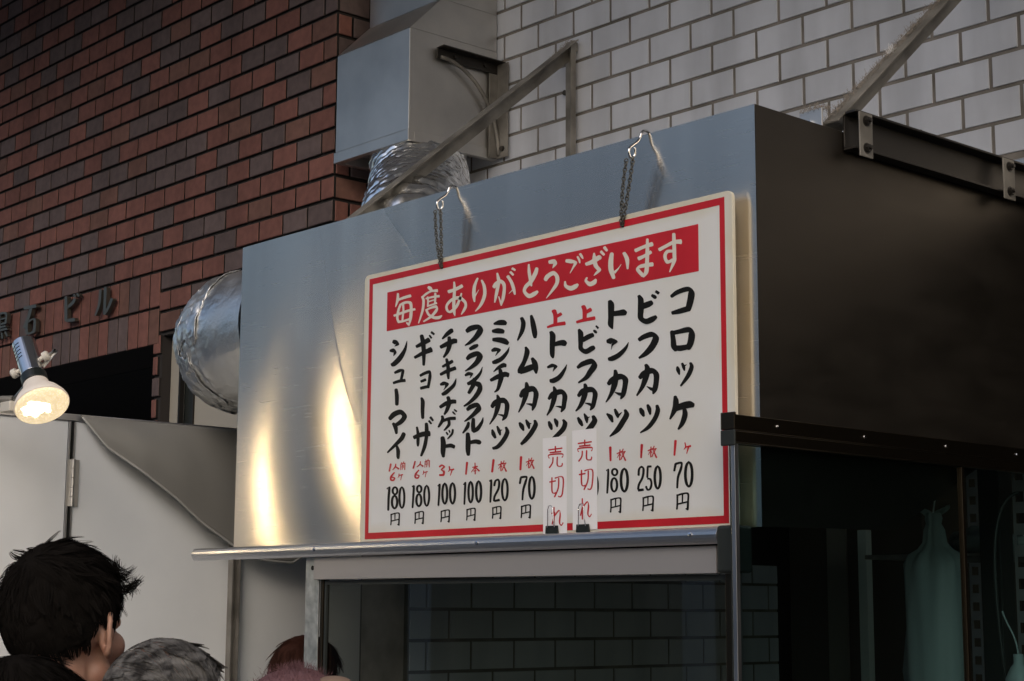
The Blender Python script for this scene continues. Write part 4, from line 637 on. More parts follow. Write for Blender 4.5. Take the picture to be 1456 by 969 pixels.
# ---- chains
for (uh, vh, ut, lab) in ((.3021, .634, .306, 'left'), (.8947, .634, .935, 'right')):
    loc = P(ut, .825)
    ch = thing('hanging_chain', 'dull twisted chain on a bright hook near the board\'s '+('left end' if lab == 'left' else 'right end'), 'chain', loc, 'chains holding up the menu board')
    yH = YH
    top = Vector((SX+ut, yH, ZT)); eye = Vector((SX+ut-.004, SY-.012, SZ+.772))
    mb = MB(); w = .012
    pts = [top+Vector((.003, .016, -.03)), top+Vector((.002, .012, -.002)), top+Vector((0, .002, .007)), top+Vector((-.001, -.012, .003)), top+Vector((-.003, -.022, -.018)), eye+Vector((0, -.006, .016)), eye+Vector((0, -.002, -.002)), eye+Vector((.004, .006, .004)), eye+Vector((.006, .004, .02))]
    sm = []
    for i in range(len(pts)-1):
        p0, p1, p2, p3 = pts[max(i-1, 0)], pts[i], pts[i+1], pts[min(i+2, len(pts)-1)]
        for q in range(5): t = q/5; sm.append(.5*((2*p1)+(-p0+p2)*t+(2*p0-5*p1+4*p2-p3)*t*t+(-p0+3*p1-3*p2+p3)*t**3))
    sm.append(pts[-1]); mb.tube(sm, .0028, 8); mb.build('hook', M_['chrome'], ch, smooth=True)
    for sgn in (-1, 1):
        a = eye+Vector((sgn*.0095, -.004, -.004)); b = P(uh, vh, .004)+Vector((sgn*.0012, 0, 0))
        mid = (a+b)/2+Vector((sgn*.006, -.003, 0)); mb = MB(); nl = 22
        path = [a*(1-t)**2+mid*2*t*(1-t)+b*t*t for t in [i/nl for i in range(nl+1)]]
        for i in range(nl):
            p, q = path[i], path[i+1]; d = (q-p); L = d.length; d.normalize()
            x = d.cross(Vector((0, 1, 0))).normalized(); y = d.cross(x); an = i*1.1+sgn
            xa = x*math.cos(an)+y*math.sin(an); c = (p+q)/2
            mb.tube([c+d*(L*.72*math.cos(s_))+xa*(.0036*math.sin(s_)) for s_ in [2*math.pi*j/12 for j in range(12)]], .0013, 6, closed=True)
        mb.build('strand', M_['chain'], ch, smooth=True)
# ---- sold-out slips and their clips
for (x0, z0, x1, z1, ink, cx, lab, lab2) in ((.6535, -.002, .7275, .206, 's1', .6868, 'white paper slip with red sold out writing, hanging lower than its neighbour', 'black binder clip at the foot of the lower, left sold out slip'),
                                   (.7447, .0072, .818, .2158, 's2', .7805, 'white paper slip with red sold out writing, the higher of the two', 'black binder clip at the foot of the higher, right sold out slip')):
    sp_ = thing('sold_out_slip', lab, 'paper slip', P(x0, z0, .002), 'sold out slips clipped to the menu board')
    grid = []
    for j in range(13):
        v = j/12; grid.append([P(x0+(x1-x0)*i/6, z0+(z1-z0)*v, .0018+.002*v*v) for i in range(7)])
    MB().quads(grid).build('paper', M_['paper'], sp_, smooth=True)
    mb = MB(); hgt = z1-z0
    brush(mb, INK[ink], lambda q, d: P(q[0]*1e-4, q[1]*1e-4, d+.0018+.002*max(0, (q[1]*1e-4-z0)/hgt)**2), .0004); mb.build('lettering', M_['redink'], sp_)
    cl = thing('binder_clip', lab2, 'binder clip', P(cx, -.004, 0), 'binder clips on the sold out slips')
    poly = [(SY-.0085, SZ+.0185), (SY-.0065, SZ+.0185), (SY-.0035, SZ-.003), (SY+.0095, SZ-.003), (SY+.0125, SZ+.0185), (SY+.0145, SZ+.0185), (SY+.013, SZ-.006), (SY-.010, SZ-.006)]
    MB().prism(poly, 'x', SX+cx-.019, SX+cx+.019).build('spring_body', M_['clip'], cl, .0008)
    mb = MB(); h0 = .0185; top_ = .0605
    pts = [P(cx-.011, h0-.004, .010), P(cx-.009, h0+.01, .011), P(cx-.0075, top_-.008, .0125), P(cx-.004, top_-.001, .0125), P(cx, top_, .0125), P(cx+.004, top_-.001, .0125), P(cx+.0075, top_-.008, .0125), P(cx+.009, h0+.01, .011), P(cx+.011, h0-.004, .010)]
    mb.tube(pts, .0011, 8); mb.build('wire_handle', M_['chrome'], cl, smooth=True)

# ================================================================== GLASS DISPLAY CASE UNDER THE BOARD
case = thing('display_case', 'glass fronted display case with a rounded aluminium rail under the menu board', 'display case', (-2.8, 2.6, 0))
xr = -2.134
mb = MB(); prof = []
yc, zc = 2.4325, 1.7395
for k in range(13):
    a = R(-100+250*k/12) ; prof.append((yc-.0135*math.cos(a)*1.0, zc+.0165*math.sin(a)))
mb.prism(prof, 'x', -4.0235, xr); mb.build('top_rail', M_['alu'], case, .0006, smooth=False)
for X in (-3.447, -2.83, -2.2): MB()._lathe([(0, .0052), (.0022, .0045), (.003, .002)], (X, yc-.0132, zc+.002), (0,-1,.1), 12).build('rivet', M_['chrome'], case)
MB().box(-3.477, -2.153, 2.440, 2.452, 1.668, 1.7205).build('fascia', M_['fascia'], case, .001)
MB().box(xr+.0005, xr+.047, 2.418, 2.47, 1.668, 1.757).build('end_cap', M_['darkplastic'], case, .006, seg=3)
mb = MB(); mb.box(-3.522, -3.466, 2.448, 2.451, .0, 1.722); mb.box(-3.522, -3.519, 2.4515, 2.49, 0, 1.722); p = mb.build('zinc_post', M_['galv'], case, .001)
mb = MB(); mb._lathe([(0, .006), (.0012, .006)], (-3.492, 2.448, 1.697), (0,-1,0), 16); mb.build('hole', M_['ink'], p)
mb = MB(); mb.box(-3.462, -3.452, 2.452, 2.472, .92, 1.668); mb.box(-3.452, -3.446, 2.458, 2.468, .92, 1.664); mb.build('side_frame', M_['bronze'], case, .001)
mb = MB(); mb.box(-2.142, -2.122, 2.452, 2.472, .92, 1.668); mb.build('side_frame', M_['bronze'], case, .001)
mb = MB(); mb.box(-2.121, -2.116, 2.450, 2.47, .92, 1.668); mb.build('edge_trim', M_['alu'], case)
mb = MB(); mb.add([(-3.446, 2.462, .92), (-2.142, 2.462, .92), (-2.142, 2.462, 1.666), (-3.446, 2.462, 1.666)], [(0, 1, 2, 3)]); mb.build('front_glass', M_['glass'], case)
mb = MB(); mb.box(-3.9, -2.08, 2.45, 3.0, .0, .9); mb.box(-3.92, -2.06, 2.44, 3.02, .9, .92); mb.build('counter_base', M_['steel'], case, .003)
mb = MB(); mb.box(-3.446, -2.142, 2.453, 2.459, 1.655, 1.666); mb.box(-3.446, -3.438, 2.453, 2.459, .93, 1.6545); mb.build('seal', M_['darkplastic'], case)

# ---- side glass screen on the right, hanging from a bronze rail
scr = thing('side_glass_screen', 'clear side glass screen hanging from a dark bronze rail on the right of the hood', 'glass screen', (-2.05, 2.75, .92))
xs = XR
mb = MB(); mb.box(xs+.001, xs+.012, 2.372, 3.9, 1.930, 1.961); mb.box(xs+.001, xs+.030, 2.372, 3.9, 1.9275, 1.9298); mb.box(xs+.027, xs+.030, 2.372, 3.9, 1.907, 1.927)
mb.box(xs+.001, xs+.030, 2.372, 3.9, 1.9045, 1.9068)
rail = mb.build('bronze_rail', M_['bronze'], scr, .001)
mb = MB(); mb.box(xs-.001, xs+.0325, 2.366, 2.3715, 1.930, 1.962); mb.build('end_plate', M_['bronze'], scr, .001)
mb = MB(); mb.box(xs-.003, xs+.032, 2.367, 2.3715, 1.900, 1.9295); mb.build('end_plug', M_['darkplastic'], scr, .002)
for y in (2.515, 2.79, 3.075, 3.35): MB()._lathe([(0, .0042), (.0022, .0035), (.0028, .001)], (xs+.012, y, 1.946), (1,0,0), 10).build('screw', M_['chrome'], rail)
mb = MB(); mb.add([(xs+.022, 2.384, .92), (xs+.022, 3.104, .92), (xs+.022, 3.104, 1.904), (xs+.022, 2.384, 1.904)], [(0, 1, 2, 3)]); mb.build('pane', M_['sideglass'], scr)
mb = MB(); mb.add([(xs+.022, 3.116, .92), (xs+.022, 3.9, .92), (xs+.022, 3.9, 1.904), (xs+.022, 3.116, 1.904)], [(0, 1, 2, 3)]); mb.build('pane', M_['sideglass'], scr)
mb = MB(); mb.box(xs+.017, xs+.027, 2.372, 2.383, .92, 1.9035); mb.build('front_post', M_['alu'], scr, .001)
mb = MB(); mb.box(xs+.014, xs+.016, 2.372, 2.392, .92, 1.9035); mb.build('post_lining', M_['darkplastic'], scr)
mb = MB(); mb.box(xs+.016, xs+.028, 3.105, 3.115, .92, 1.9035); mb.build('joint_strip', M_['bronze'], scr, .001)
mb = MB(); mb.box(xs-.02, xs+.06, 2.36, 3.9, .0, .919); mb.build('side_counter', M_['steel'], scr, .002)

# ================================================================== INSIDE THE STALL
M_['shade'] = mat('grey green board', (.18,.17,.15), .7)
M_['teal'] = mat('pale enamel', (.55,.62,.6), .5)
M_['plastic'] = mat('milky plastic', (.72,.78,.78), .35); M_['plastic'].node_tree.nodes['Principled BSDF'].inputs['Transmission Weight'].default_value = .15
pl = thing('steel_upright', 'pale enamelled upright standing in the dark behind the side glass', 'post', (-3.38, 4.57, 0))
mb = MB(); mb.box(-3.40, -3.365, 4.55, 4.58, 0, 1.86); mb.build('post', M_['teal'], pl, .002)
mb = MB(); mb.box(-3.44, -3.325, 4.50, 4.62, 0, .012); mb.build('base', M_['teal'], pl)
cb = thing('dark_cabinet', 'dark brown cabinet beside the tiled inner wall', 'cabinet', (-3.5, 4.85, 0))
mb = MB(); mb.box(-3.75, -3.2, 4.63, 5.2, 0, 2.3); mb.build('carcass', mat('dark lacquer', (.045,.04,.03), .45), cb, .004)
mb = MB(); mb.box(-3.58, -3.5, 4.618, 4.629, .1, 2.2); mb.build('door_edge', M_['shade'], cb, .002)
# shelf rack with slotted angle posts
rk = thing('slotted_rack', 'shelf rack with slotted angle posts at the right edge of the picture', 'rack', (-2.3, 3.8, 0))
def slotted(x, y, name='slotted_post'):
    mb = MB(); w = .036
    z = 0
    mb.box(x, x+.007, y, y+.002, 0, 2.2); mb.box(x+w-.007, x+w, y, y+.002, 0, 2.2)
    while z < 2.2:
        mb.box(x+.0072, x+w-.0072, y, y+.002, z+.024, z+.05); z += .05
    mb.box(x+w-.002, x+w, y+.0022, y+w, 0, 2.2)
    return mb.build(name, M_['zinc'], rk)
slotted(-2.155, 3.478); slotted(-2.155, 4.2); slotted(-2.75, 4.2)
for z in (1.25, 1.735, 2.1): MB().box(-2.78, -2.16, 3.75, 4.24, z, z+.012).build('shelf', M_['iron'], rk, .002)
bp = thing('black_post', 'thick black post between the side glass and the slotted rack', 'post', (-2.35, 3.72, 0))
mb = MB(); mb.box(-2.385, -2.325, 3.69, 3.75, 0, 2.45); mb.build('post', M_['darkplastic'], bp, .004)
mb = MB(); mb.box(-2.40, -2.31, 3.675, 3.765, 0, .01); mb.build('base', M_['darkplastic'], bp)
# hanging bag with a tied neck
bag = thing('hanging_bag', 'milky white plastic bag with a tied neck hanging behind the side glass', 'plastic bag', (-2.468, 3.616, 1.45))
mb = MB(); n = 48; vs = []; prof = [(1.10, .03), (1.12, .075), (1.3, .085), (1.45, .088), (1.6, .088), (1.68, .087), (1.715, .083), (1.738, .070), (1.752, .046), (1.768, .033), (1.80, .029), (1.815, .021), (1.828, .025), (1.842, .021)]
for z, r in prof:
    for k in range(n):
        a = 2*math.pi*k/n; q = r*(1+.11*math.sin(11*a+2*noise.noise(Vector((a, 1, 1))))*math.exp(-abs(z-1.745)*14)+.03*math.sin(7*a+z*14+3*noise.noise(Vector((a, z*3, 2))))+.24*noise.noise(Vector((math.cos(a)*1.6, math.sin(a)*1.6, z*5)))+.09*noise.noise(Vector((math.cos(a)*5, math.sin(a)*5, z*16)))); vs.append((-2.468+q*math.cos(a)*.9, 3.616+q*math.sin(a)*.75, z))
mb.add(vs, [(i*n+k, i*n+(k+1) % n, (i+1)*n+(k+1) % n, (i+1)*n+k) for i in range(len(prof)-1) for k in range(n)]); mb.build('bag_body', M_['drape'], bag, smooth=True)
for sg_ in (-1, 1):
    mb = MB(); g_ = []
    for i in range(9):
        t = i/8; wd = .004+.018*math.sin(math.pi*min(1, t*1.05))*(1-.3*t)
        g_.append([Vector((-2.468+sg_*(.006+.03*t)*.67+q*wd*.67, 3.616+sg_*(.006+.03*t)*.74+q*wd*.74+.006*math.sin(5*q+3*t), 1.825+.055*t-.02*t*t+.004*q*sg_)) for q in (-1, -.5, 0, .5, 1)])
    mb.quads(g_).build('tied_handle', M_['drape'], bag, smooth=True, solid=.0015)
mb = MB(); mb.tube([(-2.468, 3.616, 1.835), (-2.47, 3.65, 1.95), (-2.47, 3.75, 2.1)], .002, 6); mb.build('string', M_['plastic'], bag)
sb = thing('folded_bags', 'heap of pale folded bags lying on the middle shelf of the rack', 'bags', (-2.5, 3.9, 1.748))
mb = MB()
for (dx, dy, rx, ry, rz) in ((0, 0, .09, .07, .035), (.09, .05, .08, .06, .03), (-.07, .06, .07, .07, .04)):
    mb.sphere((-2.5+dx, 3.9+dy, 1.748+rz*.85), (rx, ry, rz), 28, 14)
for i, v in enumerate(mb.v): mb.v[i] = v+Vector((0, 0, .010*noise.noise(v*30)))*min(1, (v.z-1.75)*60) if v.z > 1.75 else Vector((v.x, v.y, 1.748))
mb.build('bag_heap', M_['drape'], sb, smooth=True)
bt = thing('spray_bottle', 'small white bottle with a drooping tube at the bottom right corner', 'bottle', (-2.108, 3.40, 1.32))
mb = MB(); mb._lathe([(0, .001), (.0, .03), (.13, .03), (.155, .018), (.165, .011), (.185, .011), (.185, .001)], (-2.108, 3.40, 1.32), (0,0,1), 24); mb.build('bottle_body', M_['drape'], bt, smooth=True)
mb = MB(); mb.tube(bez((-2.108, 3.40, 1.50), (-2.11, 3.40, 1.55), (-2.125, 3.39, 1.56), (-2.135, 3.385, 1.60)), .002, 6); mb.build('tube', M_['drape'], bt)
sh = thing('side_shelf', 'narrow shelf board under the small white bottle', 'shelf', (-2.1, 3.4, 1.35))
mb = MB(); mb.box(-2.2, -2.06, 3.3, 3.478, 1.30, 1.318); mb.build('board', M_['shade'], sh); mb = MB(); mb.box(-2.2, -2.18, 3.4, 3.478, 1.22, 1.299); mb.build('bracket', M_['zinc'], sh)
cbl = thing('black_cable', 'black cable hanging in a loop along the slotted rack', 'cable', (-2.15, 3.44, 1.5))
mb = MB(); mb.tube(bez((-2.125, 3.46, 1.87), (-2.19, 3.40, 1.86), (-2.175, 3.42, 1.6), (-2.15, 3.43, 1.36)), .004, 8); mb.build('cable', M_['darkplastic'], cbl, smooth=True)

# ================================================================== WHITE PARTITION ON THE LEFT
XP = -4.5
part = thing('folding_partition', 'white folding partition of two hinged panels left of the stall', 'partition', (XP, 2.2, 0))
MB().box(XP-.03, XP, 2.05, 2.281, .02, 2.132).build('panel', M_['white'], part, .003)
MB().box(XP-.03, XP, 2.304, 3.585, .02, 2.132).build('panel', M_['white'], part, .003)
MB().box(XP-.034, XP+.006, 2.05, 3.585, 2.1325, 2.153).build('top_channel', M_['alu'], part, .002)
mb = MB(); mb.box(XP-.02, XP+.004, 2.2815, 2.2875, .02, 2.131); mb.box(XP-.02, XP+.004, 2.2975, 2.3035, .02, 2.131); mb.build('edge_profile', M_['alu'], part)
mb = MB(); mb.box(XP-.02, XP-.004, 2.288, 2.297, .02, 2.131); mb.build('gap', M_['ink'], part)
mb = MB()
for k in range(5): mb._lathe([(0, .0065), (.026, .0065)], (XP+.009, 2.2965, 1.885+k*.0275), (0,0,1), 14)
mb.box(XP+.0045, XP+.0065, 2.280, 2.318, 1.885, 2.02); mb.build('hinge', M_['zinc'], part)
pst = thing('steel_stud', 'dark steel stud standing against the white partition under the rail', 'post', (-4.45, 2.84, 0))
mb = MB(); mb.box(-4.475, -4.45, 2.822, 2.826, 0, 2.1); mb.box(-4.475, -4.45, 2.848, 2.852, 0, 2.1); mb.box(-4.475, -4.471, 2.8262, 2.8478, 0, 2.1); mb.build('stud', M_['iron'], pst)
mb = MB(); mb.box(-4.48, -4.44, 2.81, 2.864, 0, .008); mb.build('foot', M_['iron'], pst)
# grey vinyl sheet tied in front of the partition
vs_ = thing('vinyl_sheet', 'sagging grey vinyl sheet hanging across the top of the white partition', 'sheet', (-4.4, 2.7, 2.1))
top = [(2.306, 2.150), (2.5, 2.148), (2.8, 2.146), (3.12, 2.150)]
bot = [(2.312, 2.143), (2.382, 2.059), (2.477, 1.997), (2.598, 1.92), (2.697, 1.847), (2.811, 1.781), (2.914, 1.743), (3.02, 1.737), (3.12, 1.79)]
def lerp_path(pts, t):
    L = [0]
    for i in range(1, len(pts)): L.append(L[-1]+math.dist(pts[i], pts[i-1]))
    d = t*L[-1]
    for i in range(len(pts)-1):
        if d <= L[i+1]+1e-9: u = (d-L[i])/(L[i+1]-L[i]); return (pts[i][0]+(pts[i+1][0]-pts[i][0])*u, pts[i][1]+(pts[i+1][1]-pts[i][1])*u)
    return pts[-1]
grid = []
for j in range(31):
    s = j/30; row = []
    for i in range(61):
        t = i/60; a = lerp_path(top, t); b_ = lerp_path(bot, t); y = a[0]+(b_[0]-a[0])*s; z = a[1]+(b_[1]-a[1])*s
        wr = .05*math.sin(math.pi*s)*math.sin(math.pi*min(1, t*1.1))+.006*noise.noise(Vector((y*9, z*5, 1)))+.008*math.sin((y*.8+z)*22)*s*(1-s)*2
        row.append(Vector((-4.488+.010+.055*s*min(1, 4*t)+wr*.8, y, z)))
    grid.append(row)
M_['vinyl'] = mat('grey vinyl', (.25,.245,.23), .38); M_['vinyl'].node_tree.nodes['Principled BSDF'].inputs['Alpha'].default_value = .82
noisy(M_['vinyl'], 7, .28, .55)
MB().quads(grid).build('sheet', M_['vinyl'], vs_, smooth=True, solid=.001)
mb = MB(); mb.tube([q+Vector((.002, 0, 0)) for q in grid[-1]], .0035, 8); mb.build('hem', mat('clear hem', (.4,.4,.38), .2), vs_, smooth=True)

# ================================================================== SPOT LAMPS
AX = Vector((.61, -.03, -.79)).normalized()
lamp_bar = thing('lamp_pole', 'thin grey pole carrying the lit reflector lamp', 'pole', (-4.3, 1.6, 2.12))
mb = MB(); mb.tube([(-6.5, .6, 2.19), (-4.27, 2.0, 2.15)], .011, 12); mb.tube([(-6.5, .6, 0), (-6.5, .6, 2.6)], .02, 14); mb.build('pole', M_['iron'], lamp_bar, smooth=False)
mb = MB(); mb.box(-4.30, -4.24, 1.975, 2.015, 2.115, 2.143); mb.build('end_block', M_['cream'], lamp_bar, .003)
C0 = Vector((-4.101, 2.001, 2.119))   # centre of the lens
def make_lamp(loc):
    L = thing('spot_lamp', 'lit reflector spot lamp with a chrome socket at the left edge of the picture', 'lamp', loc, 'reflector spot lamps on the pole')
    c = Vector(loc); a = AX
    MB()._lathe([(-.083, .026), (-.078, .0335), (-.060, .036), (-.052, .044), (-.035, .058), (-.015, .069), (-.004, .0725), (0, .0715)], c, a, 40).build('bulb', M_['bulb'], L, smooth=True)
    MB()._lathe([(-.0035, .0712), (.001, .070), (.006, .062), (.010, .045), (.012, .02), (.0122, 0)], c, a, 48).build('lens', M_['lens'], L, smooth=True)
    MB()._lathe([(-.112, .030), (-.108, .0345), (-.081, .0345), (-.079, .026)], c, a, 32).build('collar', M_['clip'], L, .001)
    s = MB()._lathe([(-.232, .0), (-.232, .028), (-.229, .0315), (-.110, .0315), (-.110, .001)], c, a, 40).build('socket', M_['chrome'], L, .001)
    sd = a.cross(Vector((.64, -.75, .05))).normalized(); fr = sd.cross(a).normalized()
    if fr.dot(-fw) < 0: fr = -fr
    mb = MB()
    for k in range(5):
        h = -.212+k*.012
        for sg_ in (.25, .75, 1.25, 1.75):
            an = sg_; q = c+a*h+(fr*math.cos(an)+sd*math.sin(an))*.0312; tn = (-fr*math.sin(an)+sd*math.cos(an))
            mb.bar(q-tn*.006, q+tn*.006, .0025, .0014, up=tuple(fr*math.cos(an)+sd*math.sin(an)))
    mb.build('vent_slot', M_['ink'], s)
    for sg_ in (-1, 1):
        MB()._lathe([(0, .006), (.010, .006), (.010, .013), (.022, .0135), (.026, .010), (.0262, 0)], c+a*-.15+sd*sg_*.031, sd*sg_, 20).build('knob', M_['cream'], L, .001)
    MB().tube([c+a*-.15+sd*-.04, c+a*-.16+sd*-.075-fr*.01, Vector(loc)+Vector((-.165, .0, .03))], .007, 8).build('swivel_arm', M_['zinc'], L, smooth=True)
    return L
mt = M_['bulb'] = mat('frosted bulb glass', (.70,.69,.67), .35); t, b = nodes(mt); b.inputs['Emission Color'].default_value = (1, .72, .5, 1); b.inputs['Emission Strength'].default_value = .2
mt = M_['lens'] = mat('lit lens', (.9,.8,.6), .25); t, b = nodes(mt)
co = coords(t, (1,1,1)); v = N(t, 'TexVoronoi'); v.inputs['Scale'].default_value = 230; t.links.new(co, v.inputs[0])
ln = N(t, 'VectorMath', operation='DISTANCE'); ln.inputs[1].default_value = (-.012, -.014, .012); t.links.new(co, ln.inputs[0])
nz = N(t, 'TexNoise'); nz.inputs['Scale'].default_value = 40; t.links.new(co, nz.inputs[0])
ad = N(t, 'Math', operation='MULTIPLY_ADD'); ad.inputs[1].default_value = .035; t.links.new(nz.outputs[0], ad.inputs[0]); t.links.new(ln.outputs['Value'], ad.inputs[2])
mr = N(t, 'MapRange'); mr.inputs[1].default_value = .02; mr.inputs[2].default_value = .062; mr.inputs[3].default_value = 1; mr.inputs[4].default_value = 0; t.links.new(ad.outputs[0], mr.inputs[0])
pw = N(t, 'Math', operation='POWER'); pw.inputs[1].default_value = 2.6; t.links.new(mr.outputs[0], pw.inputs[0])
ml = N(t, 'Math', operation='MULTIPLY_ADD'); ml.inputs[1].default_value = 3800; ml.inputs[2].default_value = 1.3; t.links.new(pw.outputs[0], ml.inputs[0])
vm = N(t, 'MapRange'); vm.inputs[1].default_value = 0; vm.inputs[2].default_value = .5; vm.inputs[3].default_value = 1.3; vm.inputs[4].default_value = .5; t.links.new(v.outputs[0], vm.inputs[0])
m2 = N(t, 'Math', operation='MULTIPLY'); t.links.new(ml.outputs[0], m2.inputs[0]); t.links.new(vm.outputs[0], m2.inputs[1])
b.inputs['Emission Color'].default_value = (1, .78, .46, 1); t.links.new(m2.outputs[0], b.inputs['Emission Strength'])
lamp = make_lamp(C0)
l2 = copy_tree(lamp); l2.location = (-4.615, 1.95, 1.985); l2['label'] = 'second lit reflector lamp just outside the left edge, mirrored in the hood'

# ================================================================== CUSTOMERS
def cloth(name, col, rough=.85):
    mt = mat(name, col, rough); bumpy(mt, 90, .0015); return mt
def make_person(label, loc, H, skin, hair, shirt, trousers, group=None, vox=.006, head_s=1.0, tilt=0):
    """standing figure facing +Y, hands at the front; loc = point on the ground under the head"""
    root = thing('person', label, 'person', (loc[0], loc[1], 0), group)
    s = H/1.72; O = Vector((loc[0], loc[1], 0))
    def q(x, y, z): return O+Vector((x*s, y*s, z*s))
    hs = .97*head_s; hb = O+Vector((0, 0, H-.232*hs))      # chin level
    def hq(x, y, z): return hb+Vector((x*hs, y*hs, z*hs))
    b = MB()
    # head: skull, face, jaw, nose, brow, ears, neck
    b.sphere(hq(0, -.012, .142), (.0735*hs, .094*hs, .090*hs)); b.sphere(hq(0, .036, .085), (.058*hs, .058*hs, .080*hs)); b.capsule(hq(-.045, .02, .045), hq(0, .075, .015), .026*hs, .020*hs); b.capsule(hq(.045, .02, .045), hq(0, .075, .015), .026*hs, .020*hs)
    b.capsule(hq(0, .088, .105), hq(0, .112, .070), .009*hs, .013*hs); b.capsule(hq(-.035, .080, .122), hq(.035, .080, .122), .012*hs, .012*hs)
    for e_ in (-1, 1):
        b.sphere(hq(.045*e_, .058, .085), (.022*hs, .026*hs, .024*hs))
        M = Matrix.Rotation(e_*R(24), 3, 'Z') @ Matrix.Rotation(R(-12), 3, 'X')
        ring = [hq(.0785*e_, -.006, .104)+M @ Vector((.005*e_*(1+math.cos(t)), -.019*hs*math.cos(t)-.007*math.cos(t)*math.sin(t), .031*hs*math.sin(t))) for t in [2*math.pi*k/20 for k in range(20)]]
        b.tube(ring, .0056*hs, 8, closed=True)
        b.sphere(hq(.073*e_, .0, .104), (.008*hs, .016*hs, .026*hs), M=M); b.sphere(hq(.078*e_, .006, .076), (.006*hs, .009*hs, .011*hs)); b.sphere(hq(.077*e_, .012, .104), (.007*hs, .006*hs, .012*hs))
    b.capsule(hq(0, .082, .040), hq(0, .084, .050), .018*hs, .016*hs)
    b.capsule(q(0, -.03, 1.40), hq(0, -.016, .07), .062*s, .052*hs)
    # trunk and limbs
    b.sphere(q(0, -.02, 1.26), (.155*s, .10*s, .22*s)); b.sphere(q(0, -.01, 1.0), (.135*s, .095*s, .2*s)); b.sphere(q(0, -.01, .88), (.155*s, .11*s, .13*s))
    for e_ in (-1, 1):
        b.capsule(q(.05*e_, -.03, 1.42), q(.165*e_, -.025, 1.385), .05*s, .055*s)
        b.capsule(q(.185*e_, -.025, 1.37), q(.225*e_, -.02, 1.08), .05*s, .038*s); b.capsule(q(.225*e_, -.02, 1.08), q(.19*e_, .17, .93), .037*s, .026*s)
        w_ = q(.19*e_, .17, .93); d = Vector((-.12*e_, .75, -.5)).normalized(); sd = d.cross(Vector((0, .5, .8))).normalized()
        b.capsule(w_, w_+d*.075*s, .024*s, .030*s)
        for k, (off, L) in enumerate(((-.030, .062), (-.010, .074), (.010, .070), (.029, .055))):
            p0 = w_+d*.085*s+sd*off*s; p1 = p0+d*L*.55*s; p2 = p1+(d+Vector((0, -.1, -.9))).normalized()*L*.5*s
            b.capsule(p0, p1, .0088*s, .0082*s, 10); b.capsule(p1, p2, .0082*s, .0072*s, 10)
        p0 = w_+d*.03*s+sd*.026*s*(-e_); b.capsule(p0, p0+(d*.5-sd*e_*.8)*.06*s, .011*s, .009*s, 10)
        b.capsule(q(.085*e_, -.01, .86), q(.09*e_, 0, .48), .082*s, .055*s); b.capsule(q(.09*e_, 0, .48), q(.092*e_, -.02, .09), .052*s, .038*s)
        b.capsule(q(.092*e_, -.02, .07), q(.1*e_, .13, .03), .04*s, .028*s)
    body = b.build('body', skin, root, remesh=vox)
    for e_ in (-1, 1):
        ey = MB().sphere(hq(.031*e_, .072, .105), .0125*hs, 16, 10).build('eye', M_['eye'], root, smooth=True)
        MB().sphere(hq(.031*e_, .0815, .105), (.0045*hs, .0035*hs, .0045*hs), 10, 6).build('pupil', M_['ink'], ey)
    # clothes
    j = MB(); j.sphere(q(0, -.02, 1.25), (.180*s, .125*s, .225*s)); j.sphere(q(0, -.01, 1.02), (.165*s, .12*s, .24*s)); j.capsule(q(0, -.032, 1.40), q(0, -.026, 1.455), .080*s, .067*s)
    for e_ in (-1, 1):
        j.capsule(q(.05*e_, -.03, 1.42), q(.165*e_, -.025, 1.385), .062*s, .068*s); j.capsule(q(.185*e_, -.025, 1.37), q(.226*e_, -.02, 1.08), .066*s, .054*s); j.capsule(q(.226*e_, -.02, 1.08), q(.194*e_, .15, .945), .053*s, .042*s)
    j.build('jacket', shirt, root, remesh=.012)
    t_ = MB(); t_.sphere(q(0, -.01, .88), (.165*s, .12*s, .13*s))
    for e_ in (-1, 1): t_.capsule(q(.085*e_, -.01, .86), q(.09*e_, 0, .48), .094*s, .072*s); t_.capsule(q(.09*e_, 0, .48), q(.092*e_, -.02, .12), .070*s, .058*s)
    t_.build('trousers', trousers, root, remesh=.012)
    for e_ in (-1, 1):
        f_ = MB(); f_.capsule(q(.092*e_, -.035, .045), q(.102*e_, .15, .035), .046*s, .038*s)
        for i, v in enumerate(f_.v): f_.v[i] = Vector((v.x, v.y, max(v.z, .0)))
        f_.build('shoe', M_['darkplastic'], root, smooth=True)
    return root, hq, hs
M_['eye'] = mat('eye white', (.7,.7,.68), .2)

